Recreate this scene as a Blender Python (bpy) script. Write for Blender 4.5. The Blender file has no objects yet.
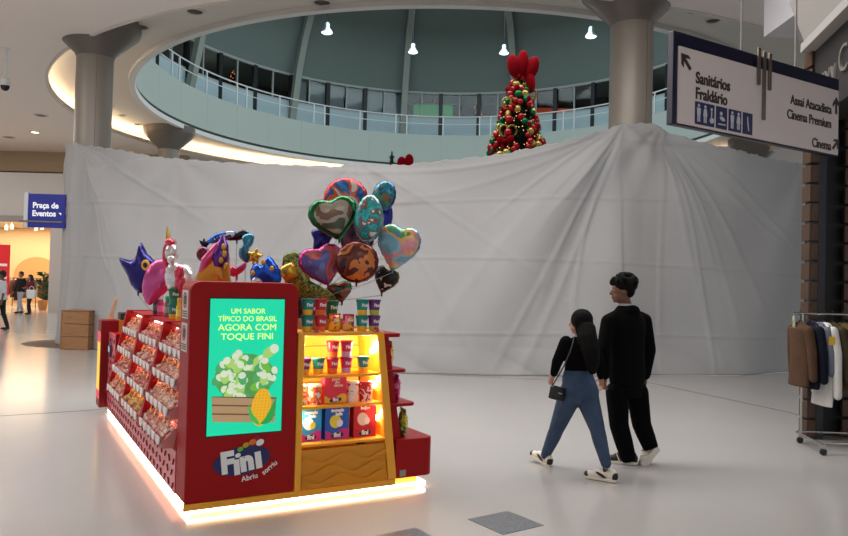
import bpy, bmesh, math, random
from mathutils import Vector, Matrix, Euler
random.seed(7)
R = math.radians
PI = math.pi
scene = bpy.context.scene
COL = scene.collection

# ---------------------------------------------------------------- camera
FPX, CAMH, PITCH, ROLL = 740.0, 1.65, R(1.16), R(1.43)
cam_data = bpy.data.cameras.new('camera')
cam_data.sensor_fit = 'HORIZONTAL'
cam_data.sensor_width = 36.0
cam_data.lens = 36.0 * FPX / 848.0
cam_data.clip_end = 300
cam = bpy.data.objects.new('camera', cam_data)
COL.objects.link(cam)
CAMROT = Matrix.Rotation(PI / 2 + PITCH, 3, 'X') @ Matrix.Rotation(ROLL, 3, 'Z')
cam.matrix_world = Matrix.Translation((0, 0, CAMH)) @ CAMROT.to_4x4()
scene.camera = cam

# ---------------------------------------------------------------- world, area lights, exposure
world = bpy.data.worlds.new('world')
scene.world = world
world.use_nodes = True
world.node_tree.nodes['Background'].inputs[0].default_value = (0.80, 0.86, 0.92, 1)
world.node_tree.nodes['Background'].inputs[1].default_value = 0.8
scene.view_settings.view_transform = 'Standard'
scene.view_settings.look = 'None'
scene.view_settings.gamma = 1.0
scene.view_settings.use_curve_mapping = False
scene.view_settings.exposure = -0.12

def area_light(name, loc, size, energy, col=(1, 0.95, 0.88)):
    l = bpy.data.lights.new(name, 'AREA')
    l.shape = 'RECTANGLE'; l.size, l.size_y = size
    l.energy = energy; l.color = col
    o = bpy.data.objects.new(name, l); COL.objects.link(o)
    o.location = loc
    return o
# added soft area lights under the hall ceiling, standing in for its lighting
area_light('hall_fill_light', (-1.9, 8.4, 7.15), (13, 3), 960, (1, 0.98, 0.95))
area_light('hall_fill_light', (-13, 9, 7.15), (6, 10), 600, (1, 0.95, 0.89))
area_light('hall_fill_light', (-19, 24, 7.15), (7, 9), 600, (1, 0.90, 0.80))
area_light('hall_fill_light', (4.0, -6.0, 7.15), (12, 6), 480, (1, 0.97, 0.93))
# plaza inside the cloth: added unseen area light brightening dome and cloth
area_light('dome_fill_light', (0.7, 27, 15.0), (12, 12), 2000, (0.80, 0.94, 1.0))

# ---------------------------------------------------------------- helpers
def at(u, v, Y):
    "point at depth Y seen at photo position u, v"
    d = CAMROT @ Vector(((u - 424) / FPX, (268 - v) / FPX, -1))
    return Vector((0, 0, CAMH)) + d * (Y / d.y)

def lin(c):
    c = c / 255.0
    return c / 12.92 if c <= 0.04045 else ((c + 0.055) / 1.055) ** 2.4
def S(r, g, b):
    return (lin(r), lin(g), lin(b), 1)

MATS = {}
def M(name, col=(128, 128, 128), rough=0.5, metal=0.0, emit=0.0, ecol=None, noise=None, bump=None, spec=0.5, coat=0.0):
    "procedural material; noise=(scale, amount) varies the colour, bump=(scale, strength) the relief"
    if name in MATS: return MATS[name]
    m = bpy.data.materials.new(name); m.use_nodes = True
    nt = m.node_tree; b = nt.nodes['Principled BSDF']
    c = S(*col)
    b.inputs['Base Color'].default_value = c
    b.inputs['Roughness'].default_value = rough
    b.inputs['Metallic'].default_value = metal
    b.inputs['Specular IOR Level'].default_value = spec
    if coat: b.inputs['Coat Weight'].default_value = coat
    if emit:
        b.inputs['Emission Color'].default_value = S(*(ecol or col))
        b.inputs['Emission Strength'].default_value = emit
    tc = None
    if noise or bump:
        tc = nt.nodes.new('ShaderNodeTexCoord')
    if noise:
        n = nt.nodes.new('ShaderNodeTexNoise'); n.inputs['Scale'].default_value = noise[0]; n.inputs['Detail'].default_value = 4
        nt.links.new(tc.outputs['Object'], n.inputs['Vector'])
        r = nt.nodes.new('ShaderNodeValToRGB')
        a = noise[1]
        r.color_ramp.elements[0].position = 0.3; r.color_ramp.elements[1].position = 0.7
        r.color_ramp.elements[0].color = tuple(x * (1 - a) for x in c[:3]) + (1,)
        r.color_ramp.elements[1].color = tuple(min(1, x * (1 + a)) for x in c[:3]) + (1,)
        nt.links.new(n.outputs['Fac'], r.inputs['Fac'])
        nt.links.new(r.outputs['Color'], b.inputs['Base Color'])
    if bump:
        n = nt.nodes.new('ShaderNodeTexNoise'); n.inputs['Scale'].default_value = bump[0]; n.inputs['Detail'].default_value = 3
        nt.links.new(tc.outputs['Object'], n.inputs['Vector'])
        bp = nt.nodes.new('ShaderNodeBump'); bp.inputs['Strength'].default_value = bump[1]; bp.inputs['Distance'].default_value = 0.02
        nt.links.new(n.outputs['Fac'], bp.inputs['Height'])
        nt.links.new(bp.outputs['Normal'], b.inputs['Normal'])
    MATS[name] = m
    return m

def print_mat(name, cols, scale=9.0, rough=0.28, metal=0.25, seed=0.0, stretch=(1, 1, 1)):
    "abstract colourful print: colour patches from a voronoi and a warped noise"
    if name in MATS: return MATS[name]
    m = bpy.data.materials.new(name); m.use_nodes = True
    nt = m.node_tree; b = nt.nodes['Principled BSDF']
    b.inputs['Roughness'].default_value = rough; b.inputs['Metallic'].default_value = metal
    tc = nt.nodes.new('ShaderNodeTexCoord'); mp = nt.nodes.new('ShaderNodeMapping')
    mp.inputs['Location'].default_value = (seed, seed * 1.7, -seed); mp.inputs['Scale'].default_value = stretch
    nt.links.new(tc.outputs['Object'], mp.inputs['Vector'])
    nz = nt.nodes.new('ShaderNodeTexNoise'); nz.inputs['Scale'].default_value = scale; nz.inputs['Distortion'].default_value = 0.5; nz.inputs['Detail'].default_value = 2.5
    nt.links.new(mp.outputs['Vector'], nz.inputs['Vector'])
    r = nt.nodes.new('ShaderNodeValToRGB'); cr = r.color_ramp; cr.interpolation = 'CONSTANT'
    n = len(cols)
    cr.elements[0].position = 0.0; cr.elements[0].color = S(*cols[0])
    cr.elements[1].position = 0.33 + 0.34 / n; cr.elements[1].color = S(*cols[1])
    for i in range(2, n):
        e = cr.elements.new(0.33 + 0.34 * i / n); e.color = S(*cols[i])
    nt.links.new(nz.outputs['Fac'], r.inputs['Fac'])
    nt.links.new(r.outputs['Color'], b.inputs['Base Color'])
    MATS[name] = m
    return m

def glass_mat(name, tint=(200, 215, 215), trans=0.8, rough=0.06):
    if name in MATS: return MATS[name]
    m = bpy.data.materials.new(name); m.use_nodes = True
    nt = m.node_tree; nt.nodes.clear()
    o = nt.nodes.new('ShaderNodeOutputMaterial'); mx = nt.nodes.new('ShaderNodeMixShader')
    t = nt.nodes.new('ShaderNodeBsdfTransparent'); g = nt.nodes.new('ShaderNodeBsdfGlossy')
    t.inputs[0].default_value = S(*tint); g.inputs['Roughness'].default_value = rough
    mx.inputs[0].default_value = 1 - trans
    nt.links.new(t.outputs[0], mx.inputs[1]); nt.links.new(g.outputs[0], mx.inputs[2]); nt.links.new(mx.outputs[0], o.inputs[0])
    MATS[name] = m
    return m

def wood_mat(name, c1, c2, scale=3.0, stretch=(1, 1, 12), rough=0.5):
    if name in MATS: return MATS[name]
    m = bpy.data.materials.new(name); m.use_nodes = True
    nt = m.node_tree; b = nt.nodes['Principled BSDF']; b.inputs['Roughness'].default_value = rough
    tc = nt.nodes.new('ShaderNodeTexCoord'); mp = nt.nodes.new('ShaderNodeMapping'); mp.inputs['Scale'].default_value = stretch
    nt.links.new(tc.outputs['Object'], mp.inputs['Vector'])
    nz = nt.nodes.new('ShaderNodeTexNoise'); nz.inputs['Scale'].default_value = scale; nz.inputs['Detail'].default_value = 6
    nt.links.new(mp.outputs['Vector'], nz.inputs['Vector'])
    r = nt.nodes.new('ShaderNodeValToRGB'); r.color_ramp.elements[0].position = 0.3; r.color_ramp.elements[1].position = 0.7
    r.color_ramp.elements[0].color = S(*c1); r.color_ramp.elements[1].color = S(*c2)
    nt.links.new(nz.outputs['Fac'], r.inputs['Fac']); nt.links.new(r.outputs['Color'], b.inputs['Base Color'])
    MATS[name] = m
    return m

class MB:
    "collects shapes; build() links them as one mesh object"
    def __init__(s): s.v = []; s.f = []; s.m = []; s.mi = 0
    def face(s, idx): s.f.append(tuple(idx)); s.m.append(s.mi)
    def add(s, vs, fs):
        o = len(s.v); s.v += [tuple(p) for p in vs]
        for f in fs: s.face([i + o for i in f])
        return s
    def box(s, x0, x1, y0, y1, z0, z1):
        return s.add([(x0, y0, z0), (x1, y0, z0), (x1, y1, z0), (x0, y1, z0), (x0, y0, z1), (x1, y0, z1), (x1, y1, z1), (x0, y1, z1)],
                     [(0, 3, 2, 1), (4, 5, 6, 7), (0, 1, 5, 4), (1, 2, 6, 5), (2, 3, 7, 6), (3, 0, 4, 7)])
    def obox(s, c, size, rot=None):
        a, b, d = [q / 2 for q in size]; rot = rot or Matrix.Identity(3); c = Vector(c)
        vs = [c + rot @ Vector((x, y, z)) for z in (-d, d) for (x, y) in ((-a, -b), (a, -b), (a, b), (-a, b))]
        return s.add(vs, [(0, 3, 2, 1), (4, 5, 6, 7), (0, 1, 5, 4), (1, 2, 6, 5), (2, 3, 7, 6), (3, 0, 4, 7)])
    def bar(s, p, q, w, h, up=(0, 0, 1)):
        p, q = Vector(p), Vector(q); z = (q - p).normalized(); x = Vector(up).cross(z)
        if x.length < 1e-4: x = Vector((1, 0, 0)).cross(z)
        x.normalize(); y = z.cross(x)
        vs = [b + x * sx * w / 2 + y * sy * h / 2 for b in (p, q) for sx, sy in ((-1, -1), (1, -1), (1, 1), (-1, 1))]
        return s.add(vs, [(0, 3, 2, 1), (4, 5, 6, 7), (0, 1, 5, 4), (1, 2, 6, 5), (2, 3, 7, 6), (3, 0, 4, 7)])
    def prism(s, poly, a, b, plane='xy'):
        n = len(poly)
        def P(p, t): return {'xy': (p[0], p[1], t), 'xz': (p[0], t, p[1]), 'yz': (t, p[0], p[1])}[plane]
        return s.add([P(p, a) for p in poly] + [P(p, b) for p in poly],
                     [tuple(range(n - 1, -1, -1)), tuple(range(n, 2 * n))] + [(i, (i + 1) % n, n + (i + 1) % n, n + i) for i in range(n)])
    def lathe(s, prof, n=20, c=(0, 0, 0), cap=True, a0=0.0, a1=2 * PI):
        full = abs(a1 - a0 - 2 * PI) < 1e-6; k = n if full else n + 1
        vs = [(c[0] + r * math.cos(a0 + (a1 - a0) * i / n), c[1] + r * math.sin(a0 + (a1 - a0) * i / n), c[2] + z) for r, z in prof for i in range(k)]
        fs = []
        for j in range(len(prof) - 1):
            for i in range(n):
                i2 = (i + 1) % k
                fs.append((j * k + i, j * k + i2, (j + 1) * k + i2, (j + 1) * k + i))
        if cap and full:
            fs.append(tuple(range(k - 1, -1, -1))); fs.append(tuple(range((len(prof) - 1) * k, len(prof) * k)))
        return s.add(vs, fs)
    def tube(s, pts, r, n=8, cap=True):
        pts = [Vector(p) for p in pts]; m = len(pts)
        rs = r if isinstance(r, (list, tuple)) else [r] * m
        vs = []; prev = None
        for i, p in enumerate(pts):
            t = (pts[min(i + 1, m - 1)] - pts[max(i - 1, 0)]).normalized()
            x = prev - t * prev.dot(t) if prev is not None else t.orthogonal()
            if x.length < 1e-5: x = t.orthogonal()
            x.normalize(); prev = x; y = t.cross(x)
            vs += [p + (x * math.cos(2 * PI * k / n) + y * math.sin(2 * PI * k / n)) * rs[i] for k in range(n)]
        fs = [(j * n + i, j * n + (i + 1) % n, (j + 1) * n + (i + 1) % n, (j + 1) * n + i) for j in range(m - 1) for i in range(n)]
        if cap: fs += [tuple(range(n - 1, -1, -1)), tuple(range((m - 1) * n, m * n))]
        return s.add(vs, fs)
    def ell(s, c, r, n=14, m=9, rot=None):
        if not isinstance(r, (list, tuple)): r = (r, r, r)
        c = Vector(c); rot = rot or Matrix.Identity(3)
        vs = [c + rot @ Vector((0, 0, -r[2]))]
        for j in range(1, m):
            t = -PI / 2 + PI * j / m
            for i in range(n):
                a = 2 * PI * i / n
                vs.append(c + rot @ Vector((r[0] * math.cos(t) * math.cos(a), r[1] * math.cos(t) * math.sin(a), r[2] * math.sin(t))))
        vs.append(c + rot @ Vector((0, 0, r[2])))
        fs = [(0, 1 + (i + 1) % n, 1 + i) for i in range(n)]
        for j in range(m - 2):
            for i in range(n):
                a = 1 + j * n; i2 = (i + 1) % n
                fs.append((a + i, a + i2, a + n + i2, a + n + i))
        a = 1 + (m - 2) * n; L = len(vs) - 1
        fs += [(a + i, a + (i + 1) % n, L) for i in range(n)]
        return s.add(vs, fs)
    def caps(s, p, q, r0, r1=None, n=12):
        "capsule from p to q with tapering radius"
        r1 = r0 if r1 is None else r1
        p, q = Vector(p), Vector(q); s.ell(p, r0, n, 7); s.ell(q, r1, n, 7)
        return s.tube([p, q], [r0, r1], n)
    def loft(s, secs):
        "secs: (centre, x axis vector, y axis vector) ellipses"
        n = 20; vs = []
        for c, a, b in secs:
            c, a, b = Vector(c), Vector(a), Vector(b)
            vs += [c + a * math.cos(2 * PI * k / n) + b * math.sin(2 * PI * k / n) for k in range(n)]
        m = len(secs)
        fs = [(j * n + i, j * n + (i + 1) % n, (j + 1) * n + (i + 1) % n, (j + 1) * n + i) for j in range(m - 1) for i in range(n)]
        fs += [tuple(range(n - 1, -1, -1)), tuple(range((m - 1) * n, m * n))]
        return s.add(vs, fs)
    def mesh(s, name, mats, smooth=False, bevel=0.0, fix=True):
        me = bpy.data.meshes.new(name); me.from_pydata(s.v, [], s.f)
        for m in (mats if isinstance(mats, (list, tuple)) else [mats]): me.materials.append(m)
        me.polygons.foreach_set('material_index', s.m)
        if bevel or fix:
            bm = bmesh.new(); bm.from_mesh(me)
            if fix: bmesh.ops.recalc_face_normals(bm, faces=bm.faces)
            if bevel:
                es = [e for e in bm.edges if len(e.link_faces) == 2 and e.calc_face_angle(0) > 0.5]
                bmesh.ops.bevel(bm, geom=es, offset=bevel, segments=2, affect='EDGES', profile=0.5, clamp_overlap=True)
            bm.to_mesh(me); bm.free()
        if smooth:
            me.polygons.foreach_set('use_smooth', [True] * len(me.polygons))
            if smooth != 'all': me.set_sharp_from_angle(angle=R(40))
        me.update()
        return me
    def build(s, name, mats, parent=None, smooth=False, bevel=0.0, loc=None, rot=None, fix=True):
        o = bpy.data.objects.new(name, s.mesh(name, mats, smooth, bevel, fix)); COL.objects.link(o)
        if parent: o.parent = parent
        if loc is not None: o.location = loc
        if rot is not None: o.rotation_euler = rot
        return o

def link_mesh(name, me, parent=None, loc=(0, 0, 0), rot=(0, 0, 0), scale=None):
    o = bpy.data.objects.new(name, me); COL.objects.link(o)
    o.parent = parent; o.location = loc; o.rotation_euler = rot
    if scale: o.scale = scale
    return o
def tag(o, label=None, cat=None, group=None, kind=None):
    if label: o['label'] = label
    if cat: o['category'] = cat
    if group: o['group'] = group
    if kind: o['kind'] = kind
    return o
def thing(name, label, cat, loc=(0, 0, 0), rz=0.0, group=None):
    o = bpy.data.objects.new(name, None); COL.objects.link(o)
    o.location = loc; o.rotation_euler = (0, 0, rz); o.empty_display_size = 0.1
    return tag(o, label, cat, group)
def copy_tree(o, parent=None):
    c = o.copy(); COL.objects.link(c); c.parent = parent
    for ch in o.children: copy_tree(ch, c)
    return c
def structure(o): return tag(o, kind='structure')

def text(name, body, size, mat, parent=None, loc=(0, 0, 0), rot=(PI / 2, 0, 0), ext=0.002, align='CENTER', bold=0.0, sx=1.0, shear=0.0):
    cu = bpy.data.curves.new(name, 'FONT'); cu.body = body; cu.size = size; cu.extrude = ext
    cu.align_x = align; cu.align_y = 'CENTER'; cu.offset = bold; cu.shear = shear; cu.resolution_u = 4
    t = bpy.data.objects.new(name, cu); COL.objects.link(t)
    bpy.context.view_layer.update()
    me = bpy.data.meshes.new_from_object(t.evaluated_get(bpy.context.evaluated_depsgraph_get()))
    bpy.data.objects.remove(t); bpy.data.curves.remove(cu)
    me.name = name; me.materials.clear(); me.materials.append(mat)
    if sx != 1.0:
        for v in me.vertices: v.co.x *= sx
    return link_mesh(name, me, parent, loc, rot)

def skin(mb, name, mat, parent=None, voxel=0.01, smooth=4):
    "voxel-remesh overlapping closed shapes into one continuous surface"
    me = mb.mesh(name + '_raw', mat); o = bpy.data.objects.new(name, me); COL.objects.link(o)
    r = o.modifiers.new('r', 'REMESH'); r.mode = 'VOXEL'; r.voxel_size = voxel; r.use_smooth_shade = True
    if smooth:
        k = o.modifiers.new('s', 'SMOOTH'); k.iterations = smooth; k.factor = 0.5
    bpy.context.view_layer.update()
    nm = bpy.data.meshes.new_from_object(o.evaluated_get(bpy.context.evaluated_depsgraph_get()))
    bpy.data.objects.remove(o); bpy.data.meshes.remove(me)
    nm.name = name
    if not nm.materials: nm.materials.append(mat)
    nm.polygons.foreach_set('use_smooth', [True] * len(nm.polygons))
    return link_mesh(name, nm, parent)

def spline(pts, n=8, closed=True):
    "Catmull-Rom through 2D or 3D points"
    m = len(pts); out = []
    for i in range(m if closed else m - 1):
        g = lambda k: Vector(pts[k % m] if closed else pts[max(0, min(m - 1, k))])
        p0, p1, p2, p3 = g(i - 1), g(i), g(i + 1), g(i + 2)
        for j in range(n):
            t = j / n
            out.append(0.5 * ((2 * p1) + (p2 - p0) * t + (2 * p0 - 5 * p1 + 4 * p2 - p3) * t * t + (3 * p1 - p0 - 3 * p2 + p3) * t ** 3))
    if not closed: out.append(Vector(pts[-1]))
    return out
def interp(tab, x):
    if x <= tab[0][0]: return tab[0][1]
    for (a, b), (c, d) in zip(tab, tab[1:]):
        if x <= c: return b + (d - b) * (x - a) / (c - a)
    return tab[-1][1]
# ================================================================ THE HALL
CX, CY = 0.7, 27.0                      # centre of the round atrium
def rad(r, deg, z=0.0):                 # deg 0 = towards the camera, positive to the right
    return Vector((CX + r * math.sin(R(deg)), CY - r * math.cos(R(deg)), z))
def ring(mb, r0, r1, z0, z1, a0=-180, a1=180, n=128):
    "solid ring segment of rectangular section around the atrium centre"
    full = (a1 - a0) >= 360; k = n if full else n + 1
    vs = []
    for i in range(k):
        a = a0 + (a1 - a0) * i / n
        vs += [rad(r0, a, z0), rad(r1, a, z0), rad(r1, a, z1), rad(r0, a, z1)]
    fs = []
    for i in range(n):
        p, q = 4 * i, 4 * ((i + 1) % k)
        for j in range(4):
            fs.append((p + j, q + j, q + (j + 1) % 4, p + (j + 1) % 4))
    if not full: fs += [(0, 1, 2, 3), (4 * n + 3, 4 * n + 2, 4 * n + 1, 4 * n)]
    mb.add(vs, fs); return mb

# ---- materials of the shell
floor_m = M('polished_floor', (176, 173, 171), rough=0.16, noise=(0.35, 0.05), bump=(0.8, 0.02))
ceil_m = M('ceiling_paint', (240, 230, 224), rough=0.85)
white_m = M('white_paint', (222, 220, 216), rough=0.6)
soffit_m = M('soffit_paint', (214, 206, 196), rough=0.7)
fascia_m = M('fascia_panel_paint', (176, 186, 178), rough=0.55)
rail_m = M('white_rail', (226, 230, 230), rough=0.4)
bluish_m = M('pale_blue_paint', (176, 196, 202), rough=0.6)
dome_m = M('dome_paint', (120, 134, 129), rough=0.85)
rib_m = M('rib_paint', (150, 156, 148), rough=0.6)
dark_m = M('dark_metal', (26, 28, 32), rough=0.5)
frame_m = M('grey_frame', (168, 172, 170), rough=0.5)
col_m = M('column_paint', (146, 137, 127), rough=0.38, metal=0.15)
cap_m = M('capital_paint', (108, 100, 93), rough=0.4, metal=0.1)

# ---- floor
floor = MB().box(-45, 30, -18, 62, -0.2, 0).build('floor', floor_m); structure(floor)
joint_m = M('floor_joint_filler', (70, 66, 64), rough=0.6)
def joint(p, q, w=0.012):
    p, q = Vector(p), Vector(q)
    MB().bar((p.x, p.y, 0.0), (q.x, q.y, 0.0), w, 0.003).build('floor_joint', joint_m, floor)
joint((-9.0, 6.0), (-4.0, 9.05), 0.016); joint((-4.0, 9.05), (-0.4, 13.55), 0.016)
joint((-0.4, 13.5), (2.2, 13.05), 0.022); joint((2.2, 13.05), (4.0, 13.05), 0.02); joint((4.0, 13.05), (5.07, 10.2), 0.022); joint((5.07, 10.2), (5.4, -6), 0.014)
granite_m = M('grey_granite', (98, 100, 106), rough=0.3, noise=(60, 0.45))
def inlay(c, ang, s=0.37):
    o = MB().box(-s / 2, s / 2, -s / 2, s / 2, -0.01, 0.003).build('inlay_tile', granite_m, floor, loc=(c[0], c[1], 0), rot=(0, 0, R(ang)))
    return o
inlay((0.61, 5.18), 35); inlay((-0.06, 4.76), 35)
# brown round floor inlay at the foot of the cloth-wrapped column
MB().lathe([(1.35, 0.0), (1.35, 0.004), (0.0, 0.004)], 48, (-8.1, 17.85, 0), cap=False).build('round_inlay', M('brown_granite', (92, 74, 60), rough=0.6, noise=(30, 0.2)), floor)

# ---- main ceiling with the round opening and its lip
def annulus(mb, r0, r1, z, n=128, up=False):
    vs = [rad(r0, 360 * i / n, z) for i in range(n)] + [rad(r1, 360 * i / n, z) for i in range(n)]
    mb.add(vs, [(i, (i + 1) % n, n + (i + 1) % n, n + i) for i in range(n)]); return mb
ceiling = ring(MB(), 13.1, 46, 7.25, 7.33).build('ceiling', ceil_m); structure(ceiling)
ring(MB(), 13.02, 13.1, 7.22, 7.36).build('ceiling_lip', soffit_m, ceiling, smooth=True)
soffit = ring(MB(), 11.45, 14.6, 7.62, 7.75).build('trim_1', soffit_m); structure(soffit)
ring(MB(), 13.95, 14.05, 7.33, 7.82).build('cove_wall', soffit_m, ceiling)
for a0, a1 in ((-172, -48), (62, 172)): ring(MB(), 13.5, 13.62, 7.335, 7.355, a0, a1, 60).build('cove_light', M('cove_glow', (255, 232, 196), emit=24.0), ceiling)
# fascia of the upper gallery: rim, reveal and curved panels
rim = ring(MB(), 11.35, 11.55, 7.5, 7.68).build('trim_2', white_m); structure(rim)
ring(MB(), 11.44, 11.6, 7.68, 7.8).build('reveal', M('reveal_dark', (70, 76, 74), rough=0.8), rim)
wall_at = ring(MB(), 11.5, 11.75, 7.75, 9.35).build('wall_atrium', M('fascia_backing', (120, 128, 124), rough=0.8)); structure(wall_at)

pan_me = None
for k in range(36):
    a = 5 + 10 * k
    if pan_me is None:
        m0 = MB(); n = 6
        vs = []
        for i in range(n + 1):
            t = -4.988 + 9.976 * i / n
            for r, z in ((11.38, 7.8), (11.5, 7.8), (11.5, 9.36), (11.38, 9.36)):
                vs.append((r * math.sin(R(t)), -r * math.cos(R(t)), z))
        fs = [(4 * i + j, 4 * i + 4 + j, 4 * i + 4 + (j + 1) % 4, 4 * i + (j + 1) % 4) for i in range(n) for j in range(4)] + [(0, 1, 2, 3), (4 * n + 3, 4 * n + 2, 4 * n + 1, 4 * n)]
        m0.add(vs, fs); pan_me = m0.mesh('fascia_panel', fascia_m, smooth=True)
    link_mesh('fascia_panel', pan_me, wall_at, (CX, CY, 0), (0, 0, R(a)))
gal = ring(MB(), 11.75, 19, 9.2, 9.35).build('trim_3', white_m); structure(gal)   # gallery slab
low = ring(MB(), 12.55, 12.7, 9.35, 10.5).build('wall_gallery', bluish_m); structure(low)

# railing round the gallery
rail = thing('gallery_railing', 'white tubular steel railing round the upper gallery', 'railing', (CX, CY, 9.36))
def ringtube(r, z, rr, a0, a1, n=120):
    return MB().tube([(r * math.sin(R(a0 + (a1 - a0) * i / n)), -r * math.cos(R(a0 + (a1 - a0) * i / n)), z) for i in range(n + 1)], rr, 6)
ringtube(11.5, 1.02, 0.032, 70, 290).build('top_rail', rail_m, rail, smooth=True)
ringtube(11.5, 0.62, 0.02, 70, 290).build('lower_rail', rail_m, rail, smooth=True)
post_me = MB().box(-0.03, 0.03, -0.03, 0.03, 0, 1.02).mesh('post', rail_m)
a = 72.0; alt = 0
while a < 290:
    link_mesh('post', post_me, rail, (11.5 * math.sin(R(a)), -11.5 * math.cos(R(a)), 0), (0, 0, R(a)))
    a += 10.2 if alt % 3 else 3.1
    alt += 1

# window band of the gallery: mullions, posts and panes, each pane its own piece
win = MB(); win = ring(win, 12.55, 12.7, 11.86, 11.98).build('window_1', frame_m); structure(win)
ring(MB(), 12.55, 12.7, 10.5, 10.58).build('window_sill', frame_m, win)
STEP = 30 / 6
mul_me = MB().box(-0.035, 0.035, -0.05, 0.05, 10.5, 11.9).mesh('mullion', frame_m)
pst_me = MB().box(-0.11, 0.11, -0.1, 0.1, 9.4, 11.9).mesh('window_post', dark_m)
gl = glass_mat('window_glass', (236, 240, 240), 0.98)
pane_me = MB().box(-0.55, 0.55, -0.006, 0.006, 10.56, 11.88).mesh('pane', gl)
blind_m = M('grey_blind', (150, 154, 158), rough=0.9, bump=(3, 0.4))
blind_me = MB().box(-0.5, 0.5, -0.006, 0.006, 10.2, 11.88).mesh('blind', blind_m)
for k in range(72):
    a = 20 + STEP * k
    p = rad(12.62, a); az = R(a)
    if not (60 < a % 360 < 300): continue
    link_mesh('window_post' if k % 2 == 0 else 'mullion', pst_me if k % 2 == 0 else mul_me, win, (p.x, p.y, 0), (0, 0, az))
    pc = rad(12.64, a + STEP / 2)
    link_mesh('pane', pane_me, win, (pc.x, pc.y, 0), (0, 0, R(a + STEP / 2)))
    d = ((a + STEP / 2 + 180) % 360) - 180          # position relative to the camera side
    far = ((a + STEP / 2) % 360) - 180
    if -38 < -far < -12:          # grey cloth blinds hang behind some panes
        pb = rad(12.85, a + STEP / 2); link_mesh('blind', blind_me, win, (pb.x, pb.y, 0), (0, 0, R(a + STEP / 2)))
# back wall and ceiling of the gallery
wb = ring(MB(), 18.5, 18.7, 9.35, 12.7, 60, 300, 90).build('wall_back', M('gallery_back', (70, 66, 70), rough=0.9)); structure(wb)
for k in range(9):                      # added point lights to brighten the gallery behind the windows
    a = 80 + 25 * k; p = rad(15.6, a, 11.4)
    l = bpy.data.lights.new('gallery_fill_light', 'POINT'); l.energy = 18; l.color = (1, 0.93, 0.85); l.shadow_soft_size = 0.2
    lo = bpy.data.objects.new('gallery_fill_light', l); COL.objects.link(lo); lo.location = p
# dome: a shallow cone with ribs
dm = MB(); prof = [(19.0, 12.7), (12.75, 12.65), (12.6, 11.98), (12.0, 13.2), (11.1, 14.8), (9.0, 17.0), (5.0, 18.8), (0.01, 19.5)]
dm.lathe(prof, 96, (CX, CY, 0), cap=False)
dome = dm.build('ceiling_dome', dome_m, smooth=True); structure(dome)
for k in range(12):
    a = 10 + 30 * k
    path = [(12.3, 9.4), (11.7, 12.0), (11.2, 13.4), (10.5, 14.75), (8.5, 16.8), (4.6, 18.6)]
    m0 = MB()
    w = 0.17
    vs = []
    for r, z in path:
        c = rad(r, a, z); t = Vector((math.cos(R(a)), math.sin(R(a)), 0)); o = Vector((math.sin(R(a)), -math.cos(R(a)), 0))
        n_ = (o * 0.75 + Vector((0, 0, 0.65))) if r < 11.5 else o
        vs += [c - t * w, c + t * w, c + t * w + n_ * 0.3, c - t * w + n_ * 0.3]
    fs = [(4 * i + j, 4 * i + 4 + j, 4 * i + 4 + (j + 1) % 4, 4 * i + (j + 1) % 4) for i in range(len(path) - 1) for j in range(4)] + [(0, 1, 2, 3), (23, 22, 21, 20)]
    m0.add(vs, fs).build('dome_rib', rib_m, dome)
# the gallery opening is slightly longer than wide and sits a little higher than the cove
GSX, GSY, GCY, GDZ = 0.952, 1.02, 27.7, 0.18
for o_ in (soffit, rim, wall_at, gal, low, win, wb, dome):
    o_.scale = (GSX, GSY, 1); o_.location = (CX - CX * GSX, GCY - CY * GSY, GDZ)
rail.scale = (GSX, GSY, 1); rail.location = (CX, GCY, 9.36 + GDZ)
# things standing on the gallery, seen through its windows
def cone_tree(loc, h, r, label, base=(46, 30, 24), lights=(255, 150, 90), n=700, group='dark fairy-light trees on the upper gallery'):
    t = thing('fairy_light_tree', label, 'christmas tree', loc, 0, group)
    m = MB(); rnd = random.Random(int(loc[0] * 100))
    for i in range(n):
        q = rnd.random() ** 0.7; z = h * (0.05 + 0.95 * (1 - q)); rr = r * q; a = rnd.random() * 2 * PI
        c = Vector((rr * math.cos(a), rr * math.sin(a), z)); d = Vector((math.cos(a), math.sin(a), -0.4 + rnd.random() * 0.6)) * 0.14
        s_ = Vector((-math.sin(a), math.cos(a), 0)) * 0.04
        m.add([c - s_, c + s_, c + d], [(0, 1, 2)])
    m.lathe([(r * 0.92, 0.1), (r * 0.45, h * 0.5), (0.02, h * 0.97)], 12)
    tag(m.build('foliage', M('dark_foliage', base, rough=0.9), t, fix=False), kind='stuff')
    l = MB()
    for i in range(110):
        q = rnd.random() ** 0.7; a = rnd.random() * 2 * PI
        l.ell((r * q * 1.03 * math.cos(a), r * q * 1.03 * math.sin(a), h * (0.03 + 0.96 * (1 - q))), 0.022, 4, 3)
    tag(l.build('fairy_lights', M('fairy_light', lights, emit=2.0), t, fix=False), kind='stuff')
    MB().lathe([(0.08, 0), (0.08, 0.3)], 8).build('trunk', M('trunk', (60, 44, 34)), t)
    return t
for (u, h, lab) in ((232, 2.9, 'dark conical fairy-light tree at the left end of the upper gallery'),
                    (434, 3.0, 'slim dark fairy-light tree on the upper gallery beside the green counter'),
                    (477, 3.0, 'wide dark fairy-light tree on the upper gallery just left of the big decorated tree')):
    p = at(u, 110, 43.2 if u > 300 else 38.0); cone_tree((p.x, p.y, 9.531), h, 0.9 if u != 434 else 0.55, lab)
p = at(433, 113, 41.4)
g = thing('green_counter', 'bright green box counter behind the upper gallery windows', 'counter', (p.x, p.y, 9.531))
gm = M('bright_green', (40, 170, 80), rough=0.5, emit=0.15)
MB().box(-1.1, 1.1, -0.35, 0.35, 0, 2.05).build('body', gm, g, bevel=0.03)
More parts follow.
